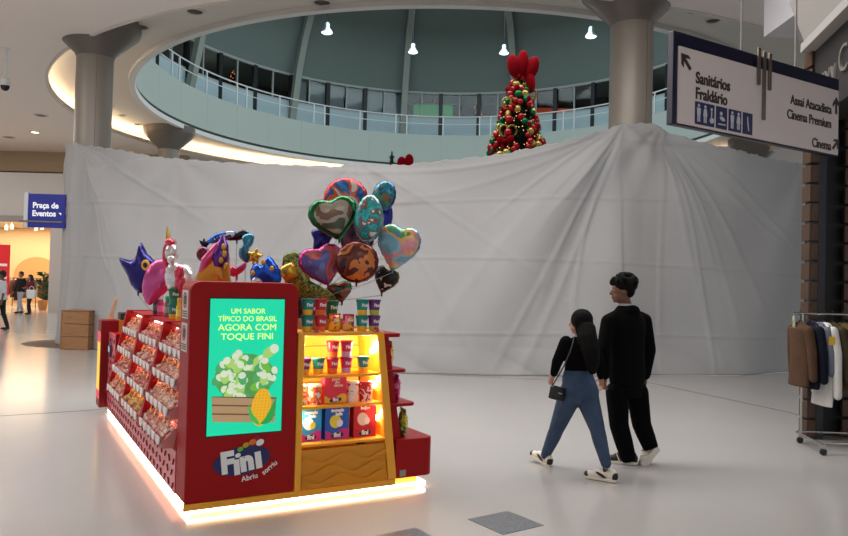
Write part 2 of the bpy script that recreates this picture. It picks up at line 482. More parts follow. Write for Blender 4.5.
MB().box(-1.2, 1.2, -0.42, 0.42, 2.05, 2.12).build('top', M('counter_top_green', (24, 110, 56)), g)
for (u, v, col, wd, lab) in ((548, 100, (196, 70, 40), 0.75, 'orange shop banner on the upper gallery, right of the big decorated tree'),
                         (566, 96, (226, 120, 60), 0.7, 'light orange shop banner on the upper gallery nearest the tall beige column'),
                         (581, 95, (60, 150, 230), 0.45, 'small bright blue shop screen on the upper gallery')):
    p = at(u, v, 42.6)
    o = thing('shop_banner', lab, 'banner', (p.x, p.y, 9.531))
    MB().box(-0.03, 0.03, 0.02, 0.06, 0, 2.4).build('pole', dark_m, o)
    MB().box(-wd, wd, -0.02, 0.02, 1.0, 2.4).build('banner_cloth', M('banner_%d' % u, col, rough=0.6, emit=0.25, noise=(2, 0.3)), o)

# ---- columns with flared capitals
def column(x, y, label, wrap=False):
    t = thing('column', label, 'column', (x, y, 0))
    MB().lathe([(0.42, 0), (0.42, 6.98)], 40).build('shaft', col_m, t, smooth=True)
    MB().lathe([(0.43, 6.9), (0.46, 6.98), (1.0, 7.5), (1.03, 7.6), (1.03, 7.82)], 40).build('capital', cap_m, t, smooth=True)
    MB().box(0.40, 0.424, -0.006, 0.006, 0, 6.98).build('shaft_seam', M('seam_grey', (110, 104, 98)), t, rot=(0, 0, R(-60)))
    return t
column(-8.1, 17.85, 'round taupe column wrapped in white cloth, behind the wooden crate')
column(4.05, 14.75, 'tall round beige column rising from the cloth between tree and hanging sign')
column(-10.7, 30.6, 'short-looking round column far behind the cloth, left of the gallery fascia')
column(13.3, 29.9, 'far round column whose flared capital shows under the hanging sign')
column(13.05, 23.6, 'round column hidden behind the dark wooden shopfront')

# ---- the shopfront far left
facade_m = M('facade_grey', (196, 194, 192), rough=0.7)
wf = MB().box(-40, -11.0, 32.0, 32.5, 4.1, 6.05).build('wall_left', facade_m); structure(wf)
MB().box(-40, -11.0, 31.9, 32.0, 3.85, 4.12).build('lintel', M('lintel_grey', (150, 146, 142)), wf)
MB().box(-40, -11.0, 34.0, 34.3, 6.05, 7.25).build('cove_back', M('cove_tan', (176, 156, 130), rough=0.8), wf)
MB().box(-40, -11.0, 32.0, 34.3, 6.0, 6.05).build('ledge', facade_m, wf)
MB().box(-40, -11.0, 33.0, 33.1, 6.06, 6.09).build('cove_strip', M('facade_cove', (255, 232, 204), emit=2.2), wf)
MB().box(-16.0, -15.4, 31.6, 32.5, 0, 3.9).build('pier', facade_m, wf)
MB().box(-15.4, -8.0, 32.2, 32.5, 0, 3.9).build('side_wall', facade_m, wf)
MB().box(-26, -25.4, 31.6, 32.5, 0, 3.9).build('pier', facade_m, wf)
shop = MB().box(-26, -14.9, 38.5, 38.7, 0, 4.1).build('wall_shop', M('shop_wall_tan', (222, 190, 150), rough=0.7)); structure(shop)
MB().box(-26, -14.9, 32.5, 38.5, 4.0, 4.1).build('shop_ceiling', M('shop_ceiling', (226, 206, 180), rough=0.8), shop)
MB().box(-14.95, -14.9, 32.5, 38.5, 0, 4.1).build('shop_side', M('shop_side', (222, 190, 150), rough=0.7), shop)
arch = MB(); pts = [(-21.3, 0.2)] + [(-20.1 + 1.2 * math.cos(PI - PI * i / 16), 1.5 + 1.0 * math.sin(PI * i / 16)) for i in range(17)] + [(-18.9, 0.2)]
arch.prism(pts, 38.44, 38.5, 'xz').build('arch_niche', M('arch_niche', (190, 140, 90), rough=0.7, emit=0.12, ecol=(230, 170, 110)), shop)
sl = area_light('shop_light', (-19, 35.2, 3.95), (8, 5), 800, (1, 0.80, 0.54))
# ================================================================ THE WHITE CLOTH HOARDING
cloth_m = M('white_cloth', (198, 197, 197), rough=0.9, noise=(1.2, 0.03), bump=(14, 0.10), spec=0.1)
def make_translucent(m, fac):
    "thin sheeting: part of the light from behind shines through"
    nt = m.node_tree; b = nt.nodes['Principled BSDF']; o = nt.nodes['Material Output']
    tr = nt.nodes.new('ShaderNodeBsdfTranslucent'); tr.inputs[0].default_value = S(206, 206, 208); mx = nt.nodes.new('ShaderNodeMixShader'); mx.inputs[0].default_value = fac
    nt.links.new(b.outputs[0], mx.inputs[1]); nt.links.new(tr.outputs[0], mx.inputs[2]); nt.links.new(mx.outputs[0], o.inputs[0])
make_translucent(cloth_m, 0.35)
def cloth():
    # plan path: wraps round the left column, then follows the round of the square
    path = []
    for i in range(13):
        t = R(95 + (285 - 95) * i / 12); path.append((-8.1 + 0.55 * math.cos(t), 17.85 + 0.55 * math.sin(t)))
    tab_r = [(-40, 13.05), (-30, 13.3), (6, 13.3), (12, 13.24), (15, 13.22), (18, 13.24), (24, 13.4), (60, 13.4)]
    for i in range(0, 150):
        a = -39.5 + i * 0.62
        if a > 52: break
        p = rad(interp(tab_r, a), a); path.append((p.x, p.y))
    # dense resample
    P = [Vector((x, y)) for x, y in path]; L = [0]
    for p, q in zip(P, P[1:]): L.append(L[-1] + (q - p).length)
    N = 640; pts = []
    k = 0
    for i in range(N + 1):
        s_ = L[-1] * i / N
        while k < len(P) - 2 and L[k + 1] < s_: k += 1
        f = (s_ - L[k]) / max(1e-6, L[k + 1] - L[k]); pts.append(P[k].lerp(P[k + 1], f))
    top = [(-60, 4.75), (-44, 4.72), (-41.5, 4.66), (-34, 4.38), (-28.3, 4.12), (-22, 3.96), (-18.4, 3.88), (-10.2, 3.79), (-8.8, 3.86), (-7.5, 3.80), (-4.4, 3.84), (2.9, 4.08), (7.9, 4.36), (11.3, 4.62), (13.1, 4.76), (15.9, 4.84), (17.1, 4.70), (21, 4.5), (28.2, 4.42), (34.4, 4.4), (60, 4.4)]
    pins = [(-43, 4.75, 1.0), (13.2, 4.8, 1.0), (16.6, 4.85, 0.45), (-8.8, 3.9, 0.5), (-26, 4.1, 0.35), (34, 4.45, 0.3)]
    NZ = 150; vs = []
    crs = random.Random(12); creases = []
    for (pa, pz, a0, a1, n) in ((-43, 4.75, 12, 62, 9), (13.4, 4.82, 108, 166, 13), (16.6, 4.85, 15, 78, 9), (-8.8, 3.9, 25, 150, 7)):
        for k in range(n):
            creases.append((pa * PI / 180 * 13.3, pz, R(a0 + (a1 - a0) * (k + crs.random()) / n), crs.uniform(0.02, 0.055), crs.uniform(0.009, 0.026), crs.uniform(1.8, 7.0), crs.uniform(-0.05, 0.05)))
    rnd = random.Random(3); ph = [rnd.random() * 6.28 for _ in range(20)]
    for i, p in enumerate(pts):
        a = math.degrees(math.atan2(p.x - CX, CY - p.y)); rr = math.hypot(p.x - CX, p.y - CY)
        zt = interp(top, a) + 0.012 * math.sin(a * 3.1) + 0.008 * math.sin(a * 7.7 + 1)
        if i < N * 0.07: zt = 4.73
        s_ = a * PI / 180 * 13.3
        nrm = Vector((p.x - CX, p.y - CY)).normalized() if i > 40 else Vector((p.x + 8.1, p.y - 17.85)).normalized()
        for j in range(NZ + 1):
            t = j / NZ; z = zt * t
            d = 0.18 * (1 - t) ** 1.5                          # leans out at the foot
            for (pa, pz, w) in pins:
                ds = s_ - pa * PI / 180 * 13.3; dz = pz - z
                r_ = math.hypot(ds, dz)
                if r_ > 8 or r_ < 0.05: continue
                th = math.atan2(dz, ds) - 0.03 * r_ * (1 if ds > 0 else -1)
                sl = max(0.0, math.cos(th - (2.45 if ds < 0 else 0.7))) ** 1.2
                d += w * 0.07 * min(1, r_ / 1.2) * max(0, 1 - r_ / 8) ** 0.7 * math.sin(th * 8.5 + pa + 0.8 * math.sin(th * 3)) * sl
            for (sp, pz, ca0, wd_, amp, ln, cv) in creases:      # sharp creases of the stretched sheet
                ds = s_ - sp; dz = pz - z; r_ = math.hypot(ds, dz)
                if r_ > ln or r_ < 0.15: continue
                off = (math.atan2(dz, ds) - ca0 - cv * r_) * r_
                wd2 = wd_ * (0.5 + 0.35 * r_)
                if abs(off) < 3 * wd2: d += amp * math.exp(-(off / wd2) ** 2) * min(1, r_ / 0.6) * min(1, (ln - r_) / 1.0)
            # broad billows and hanging ripples
            d += 0.05 * math.sin(s_ * 0.9 + z * 0.7 + ph[0]) * t + 0.03 * math.sin(s_ * 2.1 - z * 1.5 + ph[1])
            d += 0.008 * math.sin(s_ * 3.3 - z * 2.2 + ph[2] + math.sin(s_ * 0.7))
            # sewn seams
            for zs in (0.74 + 0.03 * math.sin(s_ * 0.6), 2.08 + 0.06 * math.sin(s_ * 0.45 + 1), 3.2 + 0.16 * math.sin(s_ * 0.42)):
                d += 0.011 * math.exp(-((z - zs) / 0.022) ** 2) - 0.004 * math.exp(-((z - zs + 0.07) / 0.05) ** 2)
            # crumpled foot
            if z < 0.5 and a > -34: d += (0.5 - z) * 0.22 * abs(math.sin(s_ * 1.7 + 3 * z + ph[4])) * (0.5 + 0.5 * math.sin(s_ * 0.53 + ph[5]))
            # drawn tight over the right-hand column
            ca = abs(a - 15.2) / 1.95
            if ca < 1: d += 0.05 * math.sqrt(1 - ca * ca) * t
            if i <= 40: d = max(-0.05, min(d, 0.25)) * 0.55
            vs.append((p.x + nrm.x * d, p.y + nrm.y * d, z + 0.004))
    m = MB(); w = NZ + 1
    m.add(vs, [(i * w + j, (i + 1) * w + j, (i + 1) * w + j + 1, i * w + j + 1) for i in range(N) for j in range(NZ)])
    o = m.build('cloth_hoarding', cloth_m, smooth='all')
    so = o.modifiers.new('thickness', 'SOLIDIFY'); so.thickness = 0.006
    return o
tag(cloth(), 'tall white cloth draped between columns, screening off the round event square', 'hoarding')

# wooden crate in front of the wrapped column
wc = at(76, 343, 17.1)
crate = thing('wooden_crate', 'brown plywood box standing on the floor in front of the cloth-wrapped column', 'box', (wc.x + 0.40, 16.5, 0.005), R(-4))
ply = wood_mat('plywood', (132, 92, 58), (160, 116, 76), 4, (1, 1, 9))
for k in range(3): MB().box(-0.31, 0.31, -0.3, 0.3, 0.28 * k, 0.28 * k + 0.272).build('board_band', ply, crate, bevel=0.008)
MB().box(-0.325, 0.325, -0.315, 0.315, 0.838, 0.858).build('lid', ply, crate, bevel=0.006)
for sx in (-1, 1): MB().box(sx * 0.305 - 0.01, sx * 0.305 + 0.01, -0.312, -0.29, 0.0, 0.838).build('corner_strip', ply, crate)

# ================================================================ THE SWEETS KIOSK
KA = R(29.75); K0 = Vector((-1.59, 5.06, 0))
KR = Matrix.Rotation(KA, 3, 'Z')
def KW(x, y, z): return K0 + KR @ Vector((x, y, z))
red_m = M('kiosk_red', (158, 8, 14), rough=0.45, spec=0.22)
dred_m = M('kiosk_dark_red', (124, 10, 20), rough=0.45, spec=0.25)
pink_m = M('kiosk_pink_panel', (214, 104, 118), rough=0.28, metal=0.2)
yel_m = M('kiosk_yellow', (242, 168, 44), rough=0.45)
yeld_m = M('kiosk_yellow_drawer', (214, 140, 22), rough=0.5)
led_m = M('led_strip', (255, 240, 212), emit=9.0)
whitep = M('print_white', (240, 240, 238), rough=0.4)
navy_m = M('logo_navy', (22, 24, 92), rough=0.35)
kiosk = thing('candy_kiosk', 'red and yellow sweets kiosk with glowing base, screen totem and candy bins', 'kiosk', K0, KA)

# plinth and light strip
pl = MB(); pl.prism([(0.08, 0.08), (1.86, 0.08), (1.86, 1.7), (1.5, 4.4), (0.08, 4.4)], 0.0, 0.085).build('plinth', M('plinth_yellow', (240, 190, 40), rough=0.5), kiosk)
for (x0, x1, y0, y1) in ((0.03, 1.9, 0.035, 0.05), (0.035, 0.05, 0.05, 4.42), (1.9, 1.915, 0.035, 1.7)):
    MB().box(x0, x1, y0, y1, 0.018, 0.045).build('light_strip', led_m, kiosk)
MB().box(0.0, 1.62, 0.0, 0.03, 0.055, 0.10).build('front_trim', yel_m, kiosk)
# core body under the shelves
core = MB().box(0.36, 1.45, 0.5, 4.3, 0.09, 1.22).build('core', dred_m, kiosk)
deck = MB().box(0.2, 1.5, 0.36, 3.55, 1.215, 1.25).build('deck', red_m, kiosk, bevel=0.008)

# --- totem with the screen
def rrect(x0, x1, z0, z1, rt, n=6):
    pts = [(x0, z0), (x1, z0)]
    for i in range(n + 1): t = PI / 2 * i / n; pts.append((x1 - rt + rt * math.cos(t), z1 - rt + rt * math.sin(t)))
    for i in range(n + 1): t = PI / 2 + PI / 2 * i / n; pts.append((x0 + rt + rt * math.cos(t), z1 - rt + rt * math.sin(t)))
    return pts
totem = MB().prism(rrect(0.0, 0.78, 0.1, 1.625, 0.07), 0.0, 0.30, 'xz').build('totem', red_m, kiosk, bevel=0.012)
SX0, SX1, SZ0, SZ1 = 0.135, 0.668, 0.555, 1.505
scr_m = M('screen_green', (10, 150, 116), emit=1.0, ecol=(16, 206, 158), rough=0.4)
MB().box(SX0 - 0.008, SX1 + 0.008, -0.004, 0.01, SZ0 - 0.008, SZ1 + 0.008).build('screen_bezel', M('bezel', (20, 22, 24), rough=0.3), totem)
screen = MB().box(SX0, SX1, -0.008, 0.0, SZ0, SZ1).build('screen', scr_m, totem)
sy = -0.010
scx = (SX0 + SX1) / 2
lem = M('screen_lemon', (230, 250, 120), emit=0.9)
for body, z, sz in (('UM SABOR', 1.418, 0.052), ('TÍPICO DO BRASIL', 1.364, 0.052), ('AGORA COM', 1.303, 0.064), ('TOQUE FINI', 1.238, 0.064)):
    text('screen_lettering', body, sz, lem, totem, (scx, sy, z), bold=0.0, ext=0.0008, sx=0.98 if sz < 0.06 else 1.08)
def flat(name, pts, mat, y, parent=totem, d=0.001):
    return MB().prism(pts, y, y - d, 'xz').build(name, mat, parent)
def oval(cx, cz, rx, rz, rot=0.0, n=20):
    c, s_ = math.cos(rot), math.sin(rot)
    return [(cx + rx * math.cos(t) * c - rz * math.sin(t) * s_, cz + rx * math.cos(t) * s_ + rz * math.sin(t) * c) for t in [2 * PI * i / n for i in range(n)]]
# picture: heap of pale green sweets behind a crate of planks, a corn cob in front
cand = [M('sweet_green', (120, 200, 70), emit=0.45), M('sweet_white', (226, 240, 214), emit=0.5), M('sweet_mint', (80, 180, 110), emit=0.45), M('sweet_pale', (180, 222, 120), emit=0.45)]
heap = M('heap_green', (90, 170, 90), emit=0.4)
flat('sweet_heap', oval(scx - 0.01, 0.955, 0.215, 0.165), heap, sy)
rnd = random.Random(5); mb4 = [MB() for _ in range(4)]; yy = sy - 0.001
for i in range(46):
    a = rnd.random() * 2 * PI; q = math.sqrt(rnd.random()); cx_ = scx - 0.01 + 0.205 * q * math.cos(a); cz_ = 0.955 + 0.155 * q * math.sin(a)
    yy -= 0.00004; ro = rnd.random() * PI
    mb4[rnd.choice((0, 2, 3))].prism(oval(cx_, cz_, 0.05, 0.031, ro, 12), yy, yy - 0.0002, 'xz')
    mb4[1].prism(oval(cx_ + 0.02 * math.cos(ro), cz_ + 0.02 * math.sin(ro), 0.024, 0.028, ro, 10), yy - 0.00002, yy - 0.00025, 'xz')
cx_, cz_ = SX1 - 0.1, 1.13
mb4[3].prism(oval(cx_, cz_, 0.062, 0.036, 0.6, 14), yy - 0.0004, yy - 0.0007, 'xz'); mb4[1].prism(oval(cx_ + 0.03, cz_ + 0.02, 0.034, 0.033, 0.6, 12), yy - 0.0008, yy - 0.001, 'xz')
for i, b in enumerate(mb4): tag(b.build('sweets_picture', cand[i], totem), kind='stuff')
wd1 = M('crate_picture_wood', (196, 160, 120), emit=0.35); wd2 = M('crate_picture_gap', (120, 86, 60), emit=0.35)
flat('crate_picture', [(SX0 + 0.035, 0.655), (SX1 - 0.055, 0.62), (SX1 - 0.045, 0.80), (SX0 + 0.025, 0.83)], wd2, sy - 0.006)
for k in range(3):
    z0 = 0.655 + 0.06 * k
    flat('crate_plank_picture', [(SX0 + 0.035 - 0.003 * k, z0), (SX1 - 0.055, z0 - 0.035), (SX1 - 0.053, z0 + 0.014), (SX0 + 0.032 - 0.003 * k, z0 + 0.05)], wd1, sy - 0.0072)
flat('corn_picture', oval(SX1 - 0.155, 0.735, 0.072, 0.135, -0.12), M('corn_yellow', (240, 190, 40), emit=0.5), sy - 0.0085)
kern = MB()
for i in range(-2, 3):
    for j in range(-5, 6):
        if (i / 2.6) ** 2 + (j / 5.8) ** 2 < 1: kern.prism(oval(SX1 - 0.155 + i * 0.025 + j * 0.003, 0.735 + j * 0.022, 0.009, 0.008, 0, 6), sy - 0.0096, sy - 0.0099, 'xz')
tag(kern.build('corn_kernels_picture', M('corn_orange', (236, 160, 30), emit=0.6), totem), kind='stuff')
flat('corn_husk_picture', [Vector(p) for p in spline([(SX1 - 0.16, 0.615), (SX1 - 0.075, 0.64), (SX1 - 0.05, 0.79), (SX1 - 0.085, 0.73), (SX1 - 0.125, 0.66)], 5)], M('husk_green', (40, 160, 70), emit=0.6), sy - 0.0105)
flat('corn_husk_picture', [Vector(p) for p in spline([(SX1 - 0.17, 0.61), (SX1 - 0.235, 0.66), (SX1 - 0.245, 0.76), (SX1 - 0.215, 0.69), (SX1 - 0.18, 0.65)], 5)], M('husk_green2', (70, 180, 80), emit=0.6), sy - 0.0105)
# logo under the screen
LZ = 0.365
flat('logo_oval', oval(0.39, LZ, 0.205, 0.098, 0.13, 40), navy_m, 0.001, totem, 0.006)
text('logo_lettering', 'F', 0.20, whitep, totem, (0.285, -0.006, LZ - 0.012), rot=(PI / 2, -0.1, 0), bold=0.011, ext=0.001)
text('logo_lettering', 'ı', 0.19, whitep, totem, (0.352, -0.006, LZ - 0.028), rot=(PI / 2, -0.1, 0), bold=0.012, ext=0.001)
text('logo_lettering', 'n', 0.19, whitep, totem, (0.423, -0.006, LZ - 0.008), rot=(PI / 2, -0.15, 0), bold=0.012, ext=0.001)
text('logo_lettering', 'ı', 0.21, whitep, totem, (0.505, -0.006, LZ + 0.01), rot=(PI / 2, -0.15, 0), bold=0.013, ext=0.001)
for (dx, dz, rx, col) in ((0.358 - 0.39, 0.04, 0.018, (240, 240, 238)), (0.515 - 0.39, 0.118, 0.026, (240, 240, 238)), (0.374 - 0.39, 0.082, 0.019, (96, 190, 50)), (0.413 - 0.39, 0.108, 0.021, (190, 160, 30)), (0.46 - 0.39, 0.125, 0.024, (230, 110, 30)), (0.505 - 0.445, 0.0, 0.0, (190, 20, 40))):
    if rx: flat('logo_dot', oval(0.39 + dx, LZ + dz, rx * 1.15, rx * 0.85, 0.4, 16), M('dot_%d_%d' % (col[0], col[1]), col, rough=0.4), -0.0062, totem, 0.002)
flat('logo_dot', oval(0.488 - 0.0, LZ + 0.145, 0.03, 0.018, 0.4, 16), M('dot_red', (150, 10, 40), rough=0.4), -0.004, totem, 0.002)
text('logo_lettering', 'Abriu', 0.052, whitep, totem, (0.448, -0.002, LZ - 0.125), rot=(PI / 2, -0.16, 0), bold=0.001, ext=0.001)
text('logo_lettering', 'sorriu', 0.052, whitep, totem, (0.592, -0.002, LZ - 0.07), rot=(PI / 2, -0.62, 0), bold=0.001, ext=0.001)
# notices on the totem's side
for (z0, z1) in ((1.36, 1.56), (1.13, 1.33)):
    MB().box(-0.003, 0.0, 0.06, 0.24, z0, z1).build('side_notice', M('notice_paper', (206, 198, 190), rough=0.6), totem)
    c = MB(); zc = (z0 + z1) / 2 + 0.03
    pr = [(0.045, -0.004), (0.058, -0.004), (0.058, -0.003), (0.045, -0.003)]
    vs = []
    for i in range(20):
        t = 2 * PI * i / 20; vs += [(-0.005, 0.15 + 0.042 * math.cos(t), zc + 0.042 * math.sin(t)), (-0.005, 0.15 + 0.055 * math.cos(t), zc + 0.055 * math.sin(t))]
    c.add(vs, [(2 * i, 2 * i + 1, (2 * i + 3) % 40, (2 * i + 2) % 40) for i in range(20)])
    c.build('notice_ring', M('notice_red', (170, 30, 40), rough=0.6), totem, fix=False)
    MB().box(-0.0055, -0.003, 0.13, 0.17, zc - 0.03, zc + 0.03).build('notice_pictogram', M('notice_dark', (60, 50, 50), rough=0.6), totem)
    for q in range(3): MB().box(-0.005, -0.003, 0.08, 0.22, z0 + 0.015 + 0.016 * q, z0 + 0.022 + 0.016 * q).build('notice_line', MATS['notice_dark'], totem)

# --- yellow shelf cabinet
cab = MB()
def xr(z): return 1.635 - 0.145 * (z - 0.09) / 1.16          # leaning right-hand edge
cabinet = MB().box(0.79, 1.46, 0.40, 0.43, 0.1, 1.255).build('shelf_cabinet', yel_m, kiosk)      # back board
MB().prism([(xr(0.1) - 0.075, 0.1), (xr(0.1), 0.1), (xr(1.255), 1.255), (xr(1.255) - 0.06, 1.255)], 0.0, 0.05, 'xz').build('front_post', yel_m, cabinet, bevel=0.008)
MB().prism([(xr(0.1) - 0.065, 0.1), (xr(0.1) - 0.015, 0.1), (xr(1.255) - 0.01, 1.255), (xr(1.255) - 0.05, 1.255)], 0.05, 0.42, 'xz').build('side_panel', yel_m, cabinet)
MB().box(0.785, 0.835, 0.0, 0.42, 0.1, 1.255).build('side_panel', yel_m, cabinet, bevel=0.006)
MB().box(0.785, 1.49, -0.005, 0.43, 1.235, 1.262).build('top_board', yel_m, cabinet, bevel=0.006)
for z in (0.94, 0.71, 0.43):
    MB().box(0.83, xr(z) - 0.055, 0.02, 0.41, z - 0.022, z).build('shelf', yel_m, cabinet, bevel=0.004)
for z in (1.02, 1.12, 0.83, 0.60):
    MB().box(0.835, 1.46, 0.396, 0.401, z, z + 0.008).build('back_groove', M('groove_brown', (150, 96, 20)), cabinet)
dr = MB().prism([(0.838, 0.105), (xr(0.105) - 0.082, 0.105), (xr(0.385) - 0.078, 0.39), (0.838, 0.39)], 0.012, 0.05, 'xz').build('drawer_front', yeld_m, cabinet)
for zc, amp, k0 in ((0.32, 0.028, 0.4), (0.235, 0.03, 2.2), (0.165, 0.028, 0.9)):   # carved waves
    pts = []
    for i in range(41):
        x = 0.845 + (xr(0.2) - 0.09 - 0.845) * i / 40; pts.append((x, 0.012, zc + amp * math.sin(x * 17 + k0)))
    w = MB()
    vs = [(x, 0.012, z) for x, y, z in pts] + [(x, -0.004, z + 0.003) for x, y, z in pts] + [(x, 0.0125, z - 0.055) for x, y, z in pts]
    n = 41; w.add(vs, [(i, i + 1, n + i + 1, n + i) for i in range(40)] + [(n + i, n + i + 1, 2 * n + i + 1, 2 * n + i) for i in range(40)])
    w.build('wave_relief', yeld_m, cabinet, smooth=True)
# puck lamps on the inner side of the right-hand panel
puck_m = M('puck_glow', (255, 214, 140), emit=30.0)
for z in (1.10, 0.83, 0.57):
    x = xr(z) - 0.062
    MB().lathe([(0.024, 0), (0.024, 0.012), (0.016, 0.016)], 16).build('puck_lamp', puck_m, cabinet, loc=(x, 0.12, z), rot=(0, -PI / 2, 0))
    for px_ in (x - 0.04, 0.875):
        l = bpy.data.lights.new('shelf_lamp', 'POINT'); l.energy = 7.5; l.color = (1, 0.86, 0.62); l.shadow_soft_size = 0.03
        lo = bpy.data.objects.new('shelf_lamp', l); COL.objects.link(lo); lo.parent = cabinet; lo.location = (px_, 0.10, z + 0.04)
# --- red stepped end shelf facing right
step = MB().prism([(1.625, 0.1), (1.66, 0.1), (1.68, 0.42), (1.55, 1.24), (1.485, 1.24)], 0.05, 1.6, 'xz').build('stepped_shelf', red_m, kiosk)
def slab(x0, x1, y0, y1, z0, z1, r):
    pts = [(x0, y0)]
    for i in range(7): t = -PI / 2 + PI / 2 * i / 6; pts.append((x1 - r + r * math.cos(t), y0 + r + r * math.sin(t)))
    for i in range(7): t = PI / 2 * i / 6; pts.append((x1 - r + r * math.cos(t), y1 - r + r * math.sin(t)))
    pts.append((x0, y1))
    return MB().prism(pts, z0, z1)
slab(1.62, 1.965, 0.0, 1.6, 0.1, 0.405, 0.07).build('base_step', red_m, step, bevel=0.008)
slab(1.55, 1.80, 0.01, 1.5, 0.665, 0.69, 0.06).build('step_plate', red_m, step, bevel=0.005)
slab(1.53, 1.715, 0.015, 1.5, 0.935, 0.96, 0.05).build('step_plate', red_m, step, bevel=0.005)
slab(1.485, 1.655, 0.02, 1.5, 1.215, 1.245, 0.04).build('step_plate', red_m, step, bevel=0.005)
MB().box(1.655, 1.71, -0.004, 0.0, 0.115, 0.165).build('socket_plate', M('steel_plate', (150, 146, 140), rough=0.4, metal=0.6), step)
# --- pink patterned side panel and candy rack
sidep = MB().box(-0.005, 0.33, 0.30, 3.6, 0.1, 0.40).build('side_panel', pink_m, kiosk)
def counter_panel(): return MB().box(-0.005, 0.02, 3.62, 4.2, 0.1, 0.98).build('counter_front', pink_m, kiosk)
cf = counter_panel()
relief = MB(); rnd = random.Random(11)
def lozenge(y, z):
    d = 1 if (round(y / 0.15) + round(z / 0.085)) % 2 else -1
    c, s_ = math.cos(d * 0.8), math.sin(d * 0.8)
    L, w = 0.026, 0.008
    q = [(-L, -w), (L, -w), (L, w), (-L, w)]
    P2 = [(y + a * c - b * s_, z + a * s_ + b * c) for a, b in q]
    relief.prism(P2, -0.012, -0.004, 'yz')
z = 0.145
row = 0
while z < 0.96:
    y = 0.36 + (0.05 if row % 2 else 0)
    while y < 4.15:
        if z < 0.37 or y > 3.68: lozenge(y, z)
        y += 0.15
    z += 0.085; row += 1
tag(relief.build('relief_pattern', dred_m, kiosk), kind='stuff')
rack = MB().prism([(0.02, 0.40), (0.36, 0.40), (0.36, 1.24), (0.21, 1.24)], 0.31, 3.52, 'xz').build('candy_rack', dred_m, kiosk)
for y in (0.31, 1.36, 2.43, 3.49):      # upright dividers between the columns of bins
    MB().prism([(-0.005 if y < 0.4 else -0.096, 0.39), (0.3, 0.39), (0.3, 1.27), (0.145 if y < 0.4 else 0.09, 1.27)], y, y + 0.07, 'xz').build('divider', red_m, rack)
MB().box(0.14, 0.36, 0.31, 3.52, 1.24, 1.262).build('rack_top', red_m, rack)
# --- service counter at the far end
ctr = MB().box(0.02, 1.45, 3.62, 4.45, 0.1, 0.98).build('service_counter', red_m, kiosk, bevel=0.01)
MB().box(-0.005, 1.3, 3.60, 3.63, 0.4, 1.0).build('counter_cheek', red_m, ctr)
MB().box(-0.09, 0.10, 4.2, 4.5, 0.1, 1.12).build('end_post', dred_m, ctr, bevel=0.008)
MB().box(0.1, 1.0, 4.2, 4.5, 0.98, 1.12).build('counter_ledge', M('counter_mustard', (190, 120, 20), rough=0.5), ctr)
MB().box(-0.094, -0.088, 4.23, 4.47, 0.2, 0.98).build('lit_poster', M('poster_yellow', (240, 190, 60), emit=0.7, noise=(3, 0.3)), ctr)
for (z0, z1) in ((0.86, 0.98), (0.2, 0.30)): MB().box(-0.097, -0.09, 4.23, 4.47, z0, z1).build('poster_band', M('poster_pink', (220, 60, 90), emit=0.5), ctr)
bd = MB().lathe([(0.085, 0.0), (0.085, 0.012), (0.0, 0.012)], 14).build('round_badge', M('badge_navy', (40, 40, 80), rough=0.4), ctr, loc=(-0.012, 3.98, 0.80), rot=(0, -PI / 2, 0))
text('badge_lettering', 'Fini', 0.085, whitep, ctr, (-0.027, 3.98, 0.80), rot=(PI / 2, 0, -PI / 2), bold=0.003)
# far and inner boards so the kiosk closes round its attendant's space
MB().box(1.40, 1.46, 1.6, 4.4, 0.1, 1.0).build('back_panel', dred_m, kiosk)

